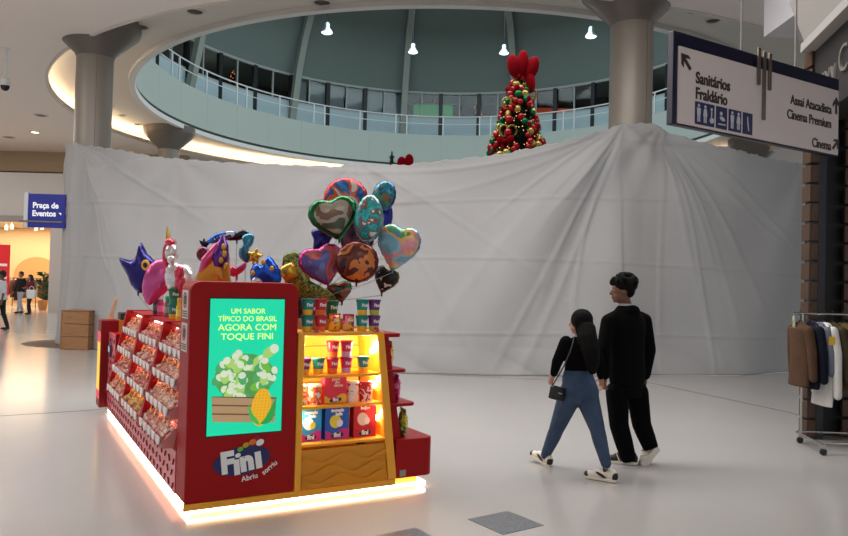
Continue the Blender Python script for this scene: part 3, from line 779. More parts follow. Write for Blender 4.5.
# ---- candy bins: each a thing of its own
acr = glass_mat('clear_acrylic', (250, 246, 244), 0.93, 0.12)
lipw = M('bin_lip_white', (226, 220, 218), rough=0.3)
gold_m = M('scoop_gold', (206, 150, 60), rough=0.3, metal=0.7)
binled = M('bin_led', (255, 236, 220), emit=20.0)
mixes = [[(220, 130, 120), (232, 186, 156), (238, 212, 192)], [(226, 124, 124), (238, 196, 184), (210, 100, 100)], [(240, 204, 70), (240, 214, 120), (220, 170, 70)], [(226, 150, 146), (240, 222, 212), (214, 110, 116)]]
cmats = {}
for mx in mixes:
    for c in mx: cmats[c] = M('sweet_%d_%d_%d' % c, c, rough=0.4)
ordr = ['nearest the screen totem', 'in the middle', 'nearest the far counter']
rowr = ['bottom', 'second', 'third', 'top']
dy = 0.94
def xback(z): return 0.02 + 0.19 * (z - 0.40) / 0.84
for c, y0 in enumerate((0.40, 1.45, 2.52)):
    for r_ in range(4):
        z0 = 0.405 + r_ * 0.205; xb = xback(z0); zt = z0 + 0.19
        t = thing('candy_bin', 'clear-fronted sweets bin in the %s row of the rack, column %s' % (rowr[r_], ordr[c]), 'candy bin', KW(xb, y0, z0), KA, 'sweets bins along the kiosk side')
        # tray: floor, sloped back under the sweets
        MB().prism([(-0.10, 0.0), (0.0, 0.0), (0.045, 0.185), (0.038, 0.185), (-0.085, 0.065), (-0.10, 0.065)], 0.0, dy - 0.01, 'xz').build('tray', M('tray_pink', (206, 130, 126), rough=0.4), t)
        MB().box(-0.112, -0.10, 0.0, dy - 0.01, 0.0, 0.088).build('front_lip', acr, t)
        n = 5; w = (dy - 0.01) / n
        for k in range(n):
            cup = MB().prism([(k * w + 0.02 + (w - 0.04) * (0.5 - 0.5 * math.cos(PI * i / 10)), 0.078 - 0.062 * math.sin(PI * i / 10)) for i in range(11)], -0.122, -0.113, 'yz')
            cup.build('label_pocket', lipw, t)
        for k in range(1, n):
            MB().prism([(-0.10, 0.06), (-0.085, 0.085), (0.035, 0.20), (0.04, 0.185), (-0.085, 0.064)], k * w - 0.003, k * w + 0.003, 'xz').build('divider', acr, t)
        mx = mixes[2] if (c == 1 and r_ == 0) else mixes[(c + r_ * 2) % 2] if (c + r_) % 3 else mixes[3]
        rnd = random.Random(c * 10 + r_); mbs = [MB() for _ in mx]
        for i in range(95):
            y = 0.02 + rnd.random() * (dy - 0.05); f = rnd.random()
            mbs[rnd.randrange(3)].ell((-0.085 + 0.12 * f - 0.008, y, 0.07 + 0.115 * f + 0.006), (0.017, 0.026, 0.014), 6, 4)
        for q, b in enumerate(mbs): tag(b.build('sweets', cmats[mx[q]], t, smooth=True, fix=False), kind='stuff')
        for k in range(n):
            yk = (k + 0.5) * w
            MB().prism([(yk - 0.028, 0.075), (yk + 0.028, 0.075), (yk + 0.006, 0.165), (yk - 0.006, 0.165)], -0.105, -0.098, 'yz').build('scoop', gold_m, t, rot=(0, R(18), 0), loc=(0.012, 0, 0))
        MB().add([(-0.106, 0, 0.088), (-0.106, dy - 0.01, 0.088), (0.03, dy - 0.01, 0.198), (0.03, 0, 0.198)], [(0, 1, 2, 3)]).add([(-0.108, 0, 0.09), (-0.108, dy - 0.01, 0.09), (0.028, dy - 0.01, 0.2), (0.028, 0, 0.2)], [(3, 2, 1, 0)]).build('clear_hood', acr, t, fix=False)
        MB().box(0.022, 0.034, 0.0, dy - 0.01, 0.188, 0.197).build('light_strip', binled, t)
# ================================================================ THINGS ON THE KIOSK
PR = {}
def pcol(c, rough=0.35): return M('pack_%d_%d_%d' % c, c, rough=rough)
CUPME = {}
def cup(x, y, z, top, bot, label, group, sc=1.0, name='candy_cup'):
    "tapered tub with coloured lid and sleeve, contrasting lower band and a white lettering strip"
    t = thing(name, label, 'candy cup', KW(x, y, z), KA, group)
    k = (top, bot)
    if k not in CUPME:
        CUPME[k] = (MB().lathe([(0.034, 0.0), (0.0375, 0.038)], 20).mesh('lower_band', pcol(bot), smooth=True),
                    MB().lathe([(0.0376, 0.038), (0.044, 0.098)], 20).mesh('sleeve', pcol(top), smooth=True),
                    MB().lathe([(0.047, 0.098), (0.048, 0.101), (0.048, 0.113), (0.046, 0.116)], 20).mesh('lid', pcol(tuple(int(q * 0.85) for q in top)), smooth=True))
    for nm, me in zip(('lower_band', 'sleeve', 'lid'), CUPME[k]): o = link_mesh(nm, me, t)
    if 'lt' not in CUPME:
        tx = text('lettering', 'Fini', 0.032, whitep, None, (0, 0, 0), bold=0.0012, ext=0.0006); CUPME['lt'] = tx.data; bpy.data.objects.remove(tx)
    link_mesh('lettering', CUPME['lt'], t, (0, -0.0425, 0.072), (PI / 2 - 0.11, 0, 0))
    t.scale = (sc, sc, sc)
    return t
RED, MAG, TEAL, PUR, YEL, GRN, ORG, BLU = (206, 30, 52), (196, 30, 96), (20, 140, 128), (110, 40, 120), (240, 190, 50), (60, 150, 70), (236, 110, 40), (50, 110, 190)
CS = 1.06
G1 = 'tubs on the upper cabinet shelf'
cup(0.875, 0.10, 0.941, PUR, YEL, 'purple sweets tub half hidden by the totem on the upper lit shelf', G1, CS)
cup(0.985, 0.10, 0.941, TEAL, YEL, 'teal and yellow sweets tub left of the red pile on the upper lit shelf', G1, CS)
cup(1.10, 0.10, 0.941, RED, ORG, 'red sweets tub at the bottom of the two-high pile on the upper lit shelf', G1, CS)
cup(1.10, 0.10, 0.941 + 0.118 * CS, RED, ORG, 'red sweets tub on top of the two-high pile on the upper lit shelf', G1, CS)
cup(1.215, 0.10, 0.941, MAG, (200, 160, 200), 'magenta sweets tub at the bottom of its pile on the upper lit shelf', G1, CS)
cup(1.215, 0.10, 0.941 + 0.118 * CS, MAG, (200, 160, 200), 'magenta sweets tub on top of its pile on the upper lit shelf', G1, CS)
cup(1.36, 0.10, 0.941, TEAL, YEL, 'teal sweets tub standing alone at the right end of the upper lit shelf', G1, CS)

def can(x, y, z, r, h, cols, label, name='candy_can', cat='can', lidc=(236, 236, 230)):
    t = thing(name, label, cat, KW(x, y, z), KA, 'cans and boxes on the kiosk shelves')
    MB().lathe([(r, 0.0), (r, h * 0.9)], 22).build('body', print_mat('canprint_%d_%d_%d_%d' % (*cols[0], int(x * 100)), cols, 16, 0.4, 0.0, x * 3), t, smooth=True)
    MB().lathe([(r * 1.05, h * 0.9), (r * 1.05, h), (r * 0.98, h * 1.01)], 22).build('lid', pcol(lidc), t, smooth=True)
    link_mesh('lettering', CUPME['lt'], t, (0, -r - 0.0005, h * 0.55), (PI / 2, 0, 0), (0.8, 0.8, 0.8))
    return t
can(0.868, 0.12, 0.711, 0.036, 0.15, [(220, 60, 50), (240, 200, 60), (250, 240, 230), (60, 150, 70)], 'slim printed can half hidden by the totem on the middle lit shelf')
can(0.965, 0.11, 0.711, 0.052, 0.15, [(246, 240, 228), (250, 220, 200), (222, 70, 50), (240, 150, 60)], 'white and red paper cup of sweets on the middle lit shelf', 'paper_cup', 'cup')
can(1.285, 0.12, 0.711, 0.047, 0.16, [(250, 236, 226), (246, 220, 206), (210, 60, 80)], 'cream coloured carton tube right of the red box on the middle lit shelf', 'carton_tube', 'can')
can(1.40, 0.12, 0.711, 0.052, 0.155, [(206, 40, 50), (246, 214, 206), (190, 24, 40)], 'red and white sweets jar at the right end of the middle lit shelf', 'candy_jar', 'jar', (170, 24, 40))

def carton(x, y, z, w, h, d, base, low, blob, lines, label, lettc=(255, 255, 255)):
    t = thing('candy_box', label, 'box', KW(x, y, z), KA + R(random.uniform(-3, 3)), 'cans and boxes on the kiosk shelves')
    MB().box(-w / 2, w / 2, 0, d, 0, h).build('carton', pcol(base), t, bevel=0.003)
    n = 16; pts = [(-w / 2 + 0.003, 0.004), (w / 2 - 0.003, 0.004)] + [(w / 2 - 0.003 - (w - 0.006) * i / n, h * 0.27 + 0.018 * math.sin(i / n * 6.3 + 0.5)) for i in range(n + 1)]
    MB().prism(pts, -0.0015, 0.0005, 'xz').build('colour_band', pcol(low), t)
    if blob:
        MB().prism(oval(blob[1], h * 0.56, w * 0.24, h * 0.2, 0.3), -0.0022, 0.0005, 'xz').build('picture', pcol(blob[0]), t)
        MB().prism(oval(blob[1] + 0.035, h * 0.50, w * 0.13, h * 0.11, -0.4), -0.003, 0.0005, 'xz').build('picture', pcol(blob[2]), t)
    wh = pcol((246, 246, 244))
    MB().prism(oval(0, h * 0.135, w * 0.27, h * 0.09, 0.1), -0.003, 0.0, 'xz').build('logo_oval', navy_m if low != RED else pcol((150, 20, 40)), t)
    text('lettering', 'fini', h * 0.19, wh, t, (0, -0.0045, h * 0.145), bold=0.002, ext=0.0008)
    for k, ln in enumerate(lines):
        text('lettering', ln, h * 0.13, pcol(lettc), t, (w * 0.06 * k, -0.0025, h * (0.90 - 0.115 * k)), bold=0.0022, ext=0.0006)
    return t
carton(1.125, 0.08, 0.711, 0.185, 0.205, 0.07, (224, 50, 76), (244, 190, 50), None, ['jornal', 'das', 'shapes'], 'red carton with a yellow wave in the middle of the lit shelves', (250, 214, 190))
carton(0.935, 0.09, 0.431, 0.17, 0.245, 0.09, (40, 150, 214), (214, 40, 140), ((246, 246, 240), -0.02, (244, 220, 60)), ['tornado', 'balls'], 'blue and magenta sweets carton at the left of the lowest lit shelf')
carton(1.15, 0.09, 0.431, 0.20, 0.25, 0.09, (34, 90, 190), (206, 40, 140), ((236, 214, 60), -0.015, (250, 230, 240)), ['tornado', 'balls'], 'dark blue and magenta sweets carton in the middle of the lowest lit shelf')
carton(1.385, 0.09, 0.431, 0.19, 0.255, 0.09, (206, 34, 40), (196, 24, 36), ((250, 214, 190), -0.02, (250, 240, 226)), ['beijos'], 'red sweets carton at the right of the lowest lit shelf')

# tubs and packs on top of the cabinet
G2 = 'tubs on top of the yellow cabinet'
zt = 1.263
cup(0.88, 0.08, zt, TEAL, YEL, 'teal tub beside the totem, bottom of the pile on the cabinet top', G2, CS)
cup(0.88, 0.08, zt + 0.125, TEAL, YEL, 'teal tub beside the totem, top of the pile on the cabinet top', G2, CS)
cup(0.985, 0.08, zt, RED, ORG, 'red tub at the bottom of its pile on the cabinet top', G2, CS)
cup(0.985, 0.08, zt + 0.125, RED, ORG, 'red tub at the top of its pile on the cabinet top', G2, CS)
cup(1.33, 0.08, zt, TEAL, YEL, 'teal tub at the bottom of the pile below the balloon sticks', G2, CS)
cup(1.33, 0.08, zt + 0.125, TEAL, YEL, 'teal tub at the top of the pile below the balloon sticks', G2, CS)
cup(1.435, 0.08, zt, PUR, (190, 190, 60), 'purple tub at the bottom of the rightmost pile on the cabinet top', G2, CS)
cup(1.435, 0.08, zt + 0.125, PUR, (190, 190, 60), 'purple tub at the top of the rightmost pile on the cabinet top', G2, CS)
cup(1.03, 0.33, zt + 0.085, PUR, PUR, 'dark purple tub behind the red pile, on a cardboard tray', G2, CS)
cup(1.19, 0.36, zt + 0.085, (20, 110, 70), (20, 90, 60), 'dark green tub behind the yellow pack, on a cardboard tray', G2, CS * 1.15)
t = thing('cardboard_tray', 'low cardboard tray carrying dark tubs at the back of the cabinet top', 'tray', KW(1.10, 0.34, zt), KA)
MB().box(-0.17, 0.17, -0.09, 0.09, 0, 0.006).build('tray_floor', pcol((150, 120, 90)), t)
for q in ((-0.17, -0.164, -0.09, 0.09), (0.164, 0.17, -0.09, 0.09), (-0.17, 0.17, -0.09, -0.084), (-0.17, 0.17, 0.084, 0.09)): MB().box(*q, 0, 0.083).build('tray_wall', pcol((150, 120, 90)), t)
def pack(x, y, z, w, h, cols, label, rz=0.0):
    t = thing('snack_pack', label, 'snack pack', KW(x, y, z), KA + rz, 'snack packs on the kiosk')
    n = 10; m = MB(); vs = []
    for j in range(n + 1):
        q = j / n; th = 0.035 * (math.sin(PI * min(1, q * 1.02)) ** 0.5 if 0 < q < 1 else 0) + 0.002
        for i in range(9):
            f = i / 8; e = th * math.sin(PI * f) ** 0.6 if 0 < f < 1 else 0.001
            vs.append(((f - 0.5) * w, -e, q * h))
        for i in range(8, -1, -1):
            f = i / 8; e = th * math.sin(PI * f) ** 0.6 if 0 < f < 1 else 0.001
            vs.append(((f - 0.5) * w, e, q * h))
    fs = [(j * 18 + i, j * 18 + (i + 1) % 18, (j + 1) * 18 + (i + 1) % 18, (j + 1) * 18 + i) for j in range(n) for i in range(18)]
    m.add(vs, fs); m.build('pouch', print_mat('pack_%d_%d' % (int(x * 100), int(z * 100)), cols, 14, 0.3, 0.1, x), t, smooth=True)
    MB().box(-w / 2, w / 2, -0.003, 0.003, h - 0.006, h + 0.012).build('seal', pcol(cols[0]), t)
    MB().box(-w / 2, w / 2, -0.003, 0.003, 0, 0.01).build('seal', pcol(cols[0]), t)
    link_mesh('lettering', CUPME['lt'], t, (0, -0.041, h * 0.7), (PI / 2, 0, 0), (0.9, 0.9, 0.9))
    return t
pack(1.105, 0.09, zt, 0.095, 0.125, [(216, 40, 40), (240, 190, 40), (236, 170, 40), (206, 30, 40)], 'yellow and red pouch between red tubs and pink pouch on the cabinet top')
pack(1.22, 0.09, zt, 0.095, 0.12, [(190, 30, 60), (236, 130, 160), (240, 190, 60), (170, 30, 50)], 'pink and yellow pouch left of the teal pile on the cabinet top')
for i, (x, lab) in enumerate(((0.925, 'pink price card under the left tubs on the cabinet top'), (1.425, 'pink price card under the purple tubs on the cabinet top'))):
    t = thing('price_card', lab, 'price card', KW(x, 0.012, zt), KA, 'price cards on the cabinet top')
    MB().prism([(-0.01, 0), (0.012, 0), (0.004, 0.034), (0.001, 0.034)], -0.04, 0.04, 'yz').build('card', pcol((214, 70, 96)), t, rot=(0, 0, PI / 2))
    MB().box(-0.03, 0.03, -0.012, -0.0105, 0.008, 0.012).build('printed_line', pcol((246, 220, 220)), t)
# bags on the stepped end shelf
for (x, z, cols, lab) in ((1.615, 0.961, [(220, 50, 40), (250, 200, 60), (250, 230, 130), (200, 40, 40)], 'yellow and red bag on the second step of the red end shelf'),
                          (1.685, 0.691, [(216, 40, 120), (236, 90, 160), (190, 30, 100), (250, 160, 190)], 'magenta bag on the middle step of the red end shelf'),
                          (1.76, 0.406, [(190, 200, 40), (236, 226, 80), (60, 130, 60), (250, 246, 160)], 'green and yellow bag on the bottom step of the red end shelf')):
    pack(x, 0.16, z, 0.16, 0.205, cols, lab, R(78))
    pack(x - 0.005, 0.36, z, 0.16, 0.2, cols[::-1], lab + ', further back', R(84))
# till, stick and sundries on the far counter
t = thing('till_printer', 'black till machine on the far counter of the kiosk', 'till', KW(0.36, 4.35, 1.121), KA)
MB().box(-0.24, 0.24, -0.13, 0.13, 0, 0.085).build('body', dark_m, t, bevel=0.012)
MB().box(-0.15, 0.15, -0.07, 0.10, 0.085, 0.115).build('lid', M('till_lid', (44, 44, 48), rough=0.3), t, bevel=0.01)
for k in range(4): MB().box(-0.2 + 0.09 * k, -0.15 + 0.09 * k, -0.134, -0.13, 0.03, 0.05).build('key', pcol((150, 150, 150)), t)
t = thing('wooden_sign_board', 'thin pale wooden board leaning on the far counter', 'board', KW(0.03, 4.42, 1.121), KA)
MB().prism([(-0.03, 0), (0.03, 0), (0.085, 0.26), (0.045, 0.26)], -0.008, 0.008, 'xz').build('board', wood_mat('pale_wood', (196, 150, 120), (216, 176, 146)), t, bevel=0.004)
MB().box(-0.05, 0.05, -0.02, 0.02, 0, 0.012).build('foot', MATS['pale_wood'], t)
# bottles and tubs on the rack top
def bottle(x, y, body, cap, label, h=0.2, r=0.032, z=1.263):
    t = thing('candy_tube', label, 'bottle', KW(x, y, z), KA, 'tubes of sweets on the rack top')
    MB().lathe([(r, 0), (r, h * 0.62), (r * 0.7, h * 0.75), (r * 0.7, h * 0.8)], 14).build('body', pcol(body), t, smooth=True)
    MB().lathe([(r * 0.8, h * 0.8), (r * 0.8, h * 0.97), (r * 0.7, h)], 14).build('cap', pcol(cap), t, smooth=True)
    MB().lathe([(r * 1.01, h * 0.2), (r * 1.01, h * 0.5)], 14, cap=False).build('label_band', pcol(tuple(min(255, q + 60) for q in body)), t, smooth=True)
for (x, y, b, c, lab, h) in ((0.26, 2.75, (40, 40, 60), (30, 30, 40), 'small dark tube at the far end of the rack top', 0.18),
                          (0.25, 2.45, (196, 60, 110), (226, 226, 226), 'pink tube with pale cap on the rack top', 0.20),
                          (0.27, 2.2, (120, 100, 90), (40, 150, 110), 'brownish tube with green cap on the rack top', 0.2),
                          (0.25, 1.55, (236, 190, 50), (220, 170, 40), 'yellow tube standing on the rack top', 0.2),
                          (0.27, 1.25, (196, 40, 60), (236, 190, 50), 'red tube with yellow cap on the rack top', 0.2),
                          (0.27, 0.98, (226, 206, 190), (196, 40, 40), 'cream tube with red cap nearest the totem on the rack top', 0.2)):
    bottle(x, y, b, c, lab, h)
cup(0.26, 1.85, 1.263, TEAL, YEL, 'teal tub at the bottom of the pile among the tubes on the rack top', 'tubs on the rack top', 1.2)
cup(0.26, 1.85, 1.263 + 0.14, (20, 110, 70), (30, 130, 100), 'green tub at the top of the pile among the tubes on the rack top', 'tubs on the rack top', 1.2)

# ================================================================ FOIL BALLOONS
def outline_circle(n=48): return [(math.cos(2 * PI * i / n), math.sin(2 * PI * i / n)) for i in range(n)]
def outline_heart(n=56):
    o = []
    for i in range(n):
        t = 2 * PI * i / n; o.append((16 * math.sin(t) ** 3 / 16.5, (13 * math.cos(t) - 5 * math.cos(2 * t) - 2 * math.cos(3 * t) - math.cos(4 * t) + 2.2) / 15.5))
    n_ = len(o)
    return [(0.58 * x + 0.45 * math.sin(2 * PI * i / n_), 0.58 * z + 0.45 * math.cos(2 * PI * i / n_)) for i, (x, z) in enumerate(o)][::-1]
def outline_star(k=5, inner=0.55):
    pts = []
    for i in range(2 * k):
        r = 1 if i % 2 == 0 else inner; t = PI / 2 + PI * i / k; pts.append((r * math.cos(t), r * math.sin(t)))
    return [tuple(p) for p in spline(pts, 4)]
STICKS = M('balloon_stick', (150, 150, 150), rough=0.4)
def foil(name, label, u, v, Y, w, h, outline, thick, mats, rim=0.82, yaw=0.0, tilt=0.0, foot=None, group='foil balloons in the big bunch', pitch=0.0, extras=None):
    "inflated foil balloon: two pillow sides with a puckered rim; mats = [print, rim]"
    c = at(u, v, Y)
    t = thing(name, label, 'balloon', c, 0, group)
    rot = Euler((pitch, tilt, yaw), 'XYZ').to_matrix()
    n = len(outline); NR = 9; m = MB(); vs = []
    ts = [math.sin(PI / 2 * k / NR) for k in range(NR, 0, -1)]
    for side in (-1, 1):
        for t_ in ts:
            for i, (x, z) in enumerate(outline):
                y = thick * math.sqrt(max(0, 1 - t_ ** 2.2)) * (1 + 0.22 * math.sin(i * 2.4) * t_ ** 5) * side
                pk = 1 + 0.015 * math.sin(i * 2.1) * (t_ > 0.95)
                vs.append(rot @ Vector((x * w * t_ * pk, y, z * h * t_ * pk)))
        vs.append(rot @ Vector((0, thick * side, 0)))
    per = NR * n + 1
    for sd in (0, 1):
        o = sd * per
        base = len(m.v)
        for k in range(NR - 1):
            m.mi = 1 if ts[k + 1] > rim else 0
            for i in range(n):
                a, b = o + k * n + i, o + k * n + (i + 1) % n
                f = (a, b, b + n, a + n)
                m.f.append(f if sd == 0 else f[::-1]); m.m.append(m.mi)
        m.mi = 0
        for i in range(n):
            a, b = o + (NR - 1) * n + i, o + (NR - 1) * n + (i + 1) % n
            f = (a, b, o + per - 1); m.f.append(f if sd == 0 else f[::-1]); m.m.append(0)
    m.v = [tuple(p) for p in vs]
    o = m.build('foil_body', mats, t, smooth='all')
    # neck and stick down to the kiosk
    low = min((p[1] for p in outline)) * h
    nk = rot @ Vector((0, 0, low))
    MB().caps(nk + Vector((0, 0, 0.01)), nk - Vector((0, 0, 0.025)), 0.012, 0.007, 8).build('neck', mats[-1], t, smooth=True)
    f = (foot if foot is not None else Vector((c.x, c.y, 1.26))) - c
    s0 = nk - Vector((0, 0, 0.02)); s1 = s0.lerp(f, 0.5) + Vector((0, 0, -0.03))
    MB().tube([s0, s0.lerp(s1, 0.5), s1, s1.lerp(f, 0.5), f], 0.003, 6).build('stick', STICKS, t, smooth=True)
    if extras: extras(t, rot)
    return t
def foilm(name, c, rough=0.22, metal=0.55): return M('foil_' + name, c, rough=rough, metal=metal, bump=(24, 0.15))
P_ = print_mat
# stand of black holders that carries the bunch
hold = KW(1.15, 0.98, 1.251)
st = thing('balloon_stand', 'black cluster of balloon stick holders on the kiosk deck', 'balloon stand', hold, KA)
MB().lathe([(0.12, 0), (0.12, 0.02), (0.03, 0.03), (0.025, 0.16)], 16).build('base', dark_m, st, smooth=True)
HP = []
for k, (dx, dy_) in enumerate(((-0.09, 0), (0, -0.05), (0.08, 0.02), (0.02, 0.06), (-0.04, 0.05), (0.12, -0.04))):
    MB().tube([(0, 0, 0.1), (dx, dy_, 0.15)], 0.012, 8).build('arm', dark_m, st)
    MB().lathe([(0.02, 0.13), (0.026, 0.25), (0.018, 0.25)], 10, (dx, dy_, 0)).build('holder', dark_m, st, smooth=True)
    HP.append(hold + KR @ Vector((dx, dy_, 0.24)))
YB = hold.y
foil('foil_balloon', 'round red-rimmed foil balloon at the top of the big bunch', 346, 200, YB + 0.25, 0.205, 0.205, outline_circle(), 0.09, [P_('pr_a', [(60, 130, 190), (40, 90, 150), (200, 90, 50), (210, 200, 190), (190, 30, 40)], 4), foilm('red', (190, 24, 40))], 0.8, 0.1, 0.0, HP[3])
foil('foil_balloon', 'blue-green foil balloon at the upper right of the big bunch', 384, 196, YB + 0.15, 0.115, 0.14, outline_circle(), 0.07, [P_('pr_b', [(20, 120, 160), (40, 150, 170), (20, 70, 130), (70, 130, 90), (140, 90, 60)], 14, seed=2), foilm('ocean', (24, 80, 130))], 0.9, -0.4, 0.25, HP[2])
foil('foil_balloon', 'dark blue foil balloon half hidden behind the teal one in the big bunch', 383, 218, YB + 0.32, 0.09, 0.17, outline_circle(), 0.06, [foilm('ultramarine', (36, 40, 130)), foilm('ultramarine', (36, 40, 130))], 0.9, 0.2, 0.1, HP[5])
foil('foil_balloon', 'dark blue foil balloon half hidden behind the green heart in the big bunch', 322, 238, YB + 0.3, 0.11, 0.15, outline_star(5, 0.7), 0.06, [foilm('indigo', (34, 34, 110)), foilm('indigo', (34, 34, 110))], 0.9, 0.2, 0.1, HP[0])
foil('foil_balloon', 'brown-purple foil balloon at the core of the big bunch', 357, 238, YB + 0.34, 0.16, 0.16, outline_circle(), 0.08, [P_('pr_c', [(70, 40, 60), (110, 50, 60), (60, 70, 110), (150, 90, 70)], 9, seed=4), foilm('plum', (80, 30, 60))], 0.85, 0, 0, HP[4])
foil('foil_balloon', 'green-rimmed heart foil balloon with a pale brown print', 334, 217, YB - 0.02, 0.215, 0.205, outline_heart(), 0.085, [P_('pr_d', [(110, 100, 84), (150, 140, 124), (120, 90, 66), (170, 160, 146), (80, 90, 70)], 3.5, seed=6), foilm('green', (14, 96, 50))], 0.66, 0.15, -0.25, HP[0])
foil('foil_balloon', 'tall teal foil balloon at the centre right of the big bunch', 369, 218, YB - 0.08, 0.13, 0.205, [(x * (1 - 0.1 * z), z) for x, z in outline_circle()], 0.085, [P_('pr_e', [(40, 170, 170), (60, 190, 190), (30, 140, 150), (150, 90, 70), (220, 230, 220)], 12, seed=1), foilm('teal', (110, 150, 150))], 0.82, -0.15, 0.05, HP[1])
foil('foil_balloon', 'magenta-rimmed heart foil balloon with a blue and pink print', 322, 264, YB - 0.05, 0.195, 0.19, outline_heart(), 0.085, [P_('pr_f', [(110, 120, 180), (90, 90, 160), (196, 90, 90), (190, 120, 110), (140, 60, 110)], 4, seed=8), foilm('magenta', (190, 40, 130))], 0.82, 0.25, -0.3, HP[0])
foil('foil_balloon', 'round dark red foil balloon with an orange print, front of the big bunch', 357, 262, YB - 0.18, 0.185, 0.18, outline_circle(), 0.09, [P_('pr_g', [(50, 30, 30), (130, 60, 40), (90, 40, 36), (206, 120, 60), (60, 34, 34)], 5, seed=3), foilm('maroon', (104, 30, 30))], 0.8, 0.0, 0.0, HP[1])
foil('foil_balloon', 'pastel heart foil balloon at the right of the big bunch', 398, 246, YB - 0.05, 0.195, 0.215, outline_heart(), 0.085, [P_('pr_h', [(120, 170, 190), (150, 190, 200), (226, 150, 160), (226, 190, 110), (90, 160, 110), (90, 130, 190)], 4.5, seed=9), foilm('sky', (120, 160, 180))], 0.88, -0.25, 0.2, HP[5])
foil('foil_balloon', 'black heart foil balloon with white marks low in the big bunch', 386, 279, YB + 0.05, 0.12, 0.13, outline_heart(), 0.05, [P_('pr_i', [(22, 22, 24), (28, 26, 28), (26, 26, 28), (220, 220, 216)], 9, seed=5), foilm('olive_gold', (110, 100, 60))], 0.88, -0.4, 0.3, HP[2])
foil('foil_balloon', 'small green and red foil balloon below the dark red round one', 340, 291, YB + 0.05, 0.11, 0.10, outline_heart(), 0.05, [P_('pr_j', [(30, 110, 60), (40, 130, 70), (170, 60, 50), (20, 60, 40)], 9, seed=7), foilm('leaf', (20, 90, 50))], 0.85, 0.2, -0.2, HP[4])
# long green creature-tail balloon
foil('foil_balloon', 'long curved green spotted foil balloon left of the big bunch', 310, 281, YB - 0.02, 0.24, 0.27,
     [tuple(p) for p in spline([(-0.95, 0.8), (-0.55, 0.95), (-0.25, 0.75), (-0.25, 0.25), (0.1, -0.15), (0.6, -0.25), (1.0, -0.55), (0.7, -0.75), (0.45, -0.95), (0.0, -0.75), (-0.5, -0.5), (-0.85, -0.05), (-1.0, 0.4)], 4)], 0.08,
     [P_('pr_k', [(50, 84, 40), (100, 120, 46), (170, 160, 60), (50, 84, 40), (130, 130, 66)], 20, seed=2), foilm('moss', (70, 80, 30))], 0.9, 0.2, 0.0, KW(0.98, 0.9, 1.25))

# ---- shaped balloons on sticks over the candy rack
G3 = 'shaped foil balloons on sticks over the candy rack'
def F(name, label, u, v, Y, w, h, ctrl, thick, mats, yaw=0, tilt=0, extras=None, rim=0.93, x=None):
    c = at(u, v, Y)
    q = KR.transposed() @ (Vector((c.x, c.y, 0)) - K0)
    f = KW(min(1.35, max(0.3, q.x)), min(3.4, max(0.45, q.y)), 1.25)
    return foil(name, label, u, v, Y, w, h, [tuple(p) for p in spline(ctrl, 5)] if ctrl else outline_circle(), thick, mats, rim, yaw, tilt, f, G3, extras=extras)
navy_f = foilm('navy', (40, 34, 110)); blu_f = foilm('cobalt', (20, 80, 190)); gold_f = foilm('gold', (206, 160, 50)); pink_f = foilm('pink', (206, 80, 130)); whi_f = foilm('white', (220, 214, 214)); pur_f = foilm('purple', (90, 40, 130)); org_f = foilm('orange', (206, 130, 40)); tea_f = foilm('tealblue', (60, 130, 160)); blk_f = foilm('black', (30, 26, 28)); crim_f = foilm('crimson', (190, 50, 80))
def eye(t, rot, x, z, y=-0.10, r=0.055, cols=((236, 180, 40), (24, 22, 26))):
    for k, (q, c) in enumerate(zip((1, 0.62), cols)):
        MB().ell((0, 0, 0), (r * q * 0.8, 0.014 + 0.008 * k, r * q), 16, 8).build('eye', M('eye_%d' % c[0], c, rough=0.3), t, smooth=True, loc=rot @ Vector((x, y, z)), rot=rot.to_euler())
F('foil_balloon', 'dark blue winged foil balloon with a yellow eye, leftmost over the rack', 139, 268, 7.55, 0.22, 0.26,
  [(-0.9, 0.35), (-0.35, 0.3), (-0.1, 0.55), (0.05, 1.0), (0.35, 0.6), (0.75, 0.25), (0.85, -0.3), (0.5, -0.75), (0.1, -0.98), (-0.3, -0.7), (-0.5, -0.3)], 0.11, [navy_f, navy_f], 0.1, 0.0, lambda t, r: eye(t, r, 0.09, 0.03))
F('foil_balloon', 'plain pink teardrop foil balloon behind the white unicorn', 158, 282, 7.3, 0.17, 0.23, [(0.3, 1.0), (0.9, 0.6), (0.8, -0.1), (0.1, -0.7), (-0.5, -1.0), (-0.85, -0.5), (-0.8, 0.2), (-0.4, 0.8)], 0.1, [foilm('rose', (196, 80, 140)), pink_f], 0.1)
def unicorn(t, rot):
    def E(nm, x, z, rx, ry, rz, mt, y=-0.03, tl=0.0): MB().ell((0, 0, 0), (rx, ry, rz), 16, 10).build(nm, mt, t, smooth=True, loc=rot @ Vector((x, y, z)), rot=(0, tl, rot.to_euler().z))
    hr = foilm('rosy', (206, 70, 96))
    E('head', -0.085, 0.25, 0.062, 0.07, 0.09, whi_f); E('muzzle', -0.075, 0.185, 0.04, 0.05, 0.045, whi_f, -0.07)
    E('mane_lobe', -0.135, 0.25, 0.04, 0.05, 0.13, hr, 0.0, 0.08); E('mane_lobe', -0.10, 0.345, 0.05, 0.055, 0.04, hr, -0.03, 0.5)
    E('wing', 0.005, 0.06, 0.045, 0.05, 0.075, hr, -0.10); E('wing', 0.015, -0.04, 0.05, 0.05, 0.09, hr, -0.10)
    MB().tube([rot @ Vector((-0.12, -0.02, 0.365)), rot @ Vector((-0.138, -0.02, 0.50))], [0.026, 0.003], 10).build('horn', gold_f, t, smooth=True)
    for sx in (-0.035, 0.03): MB().lathe([(0.018, 0), (0.012, 0.03), (0.001, 0.055)], 8).build('ear', whi_f, t, smooth=True, loc=rot @ Vector((-0.085 + sx, -0.02, 0.325)))
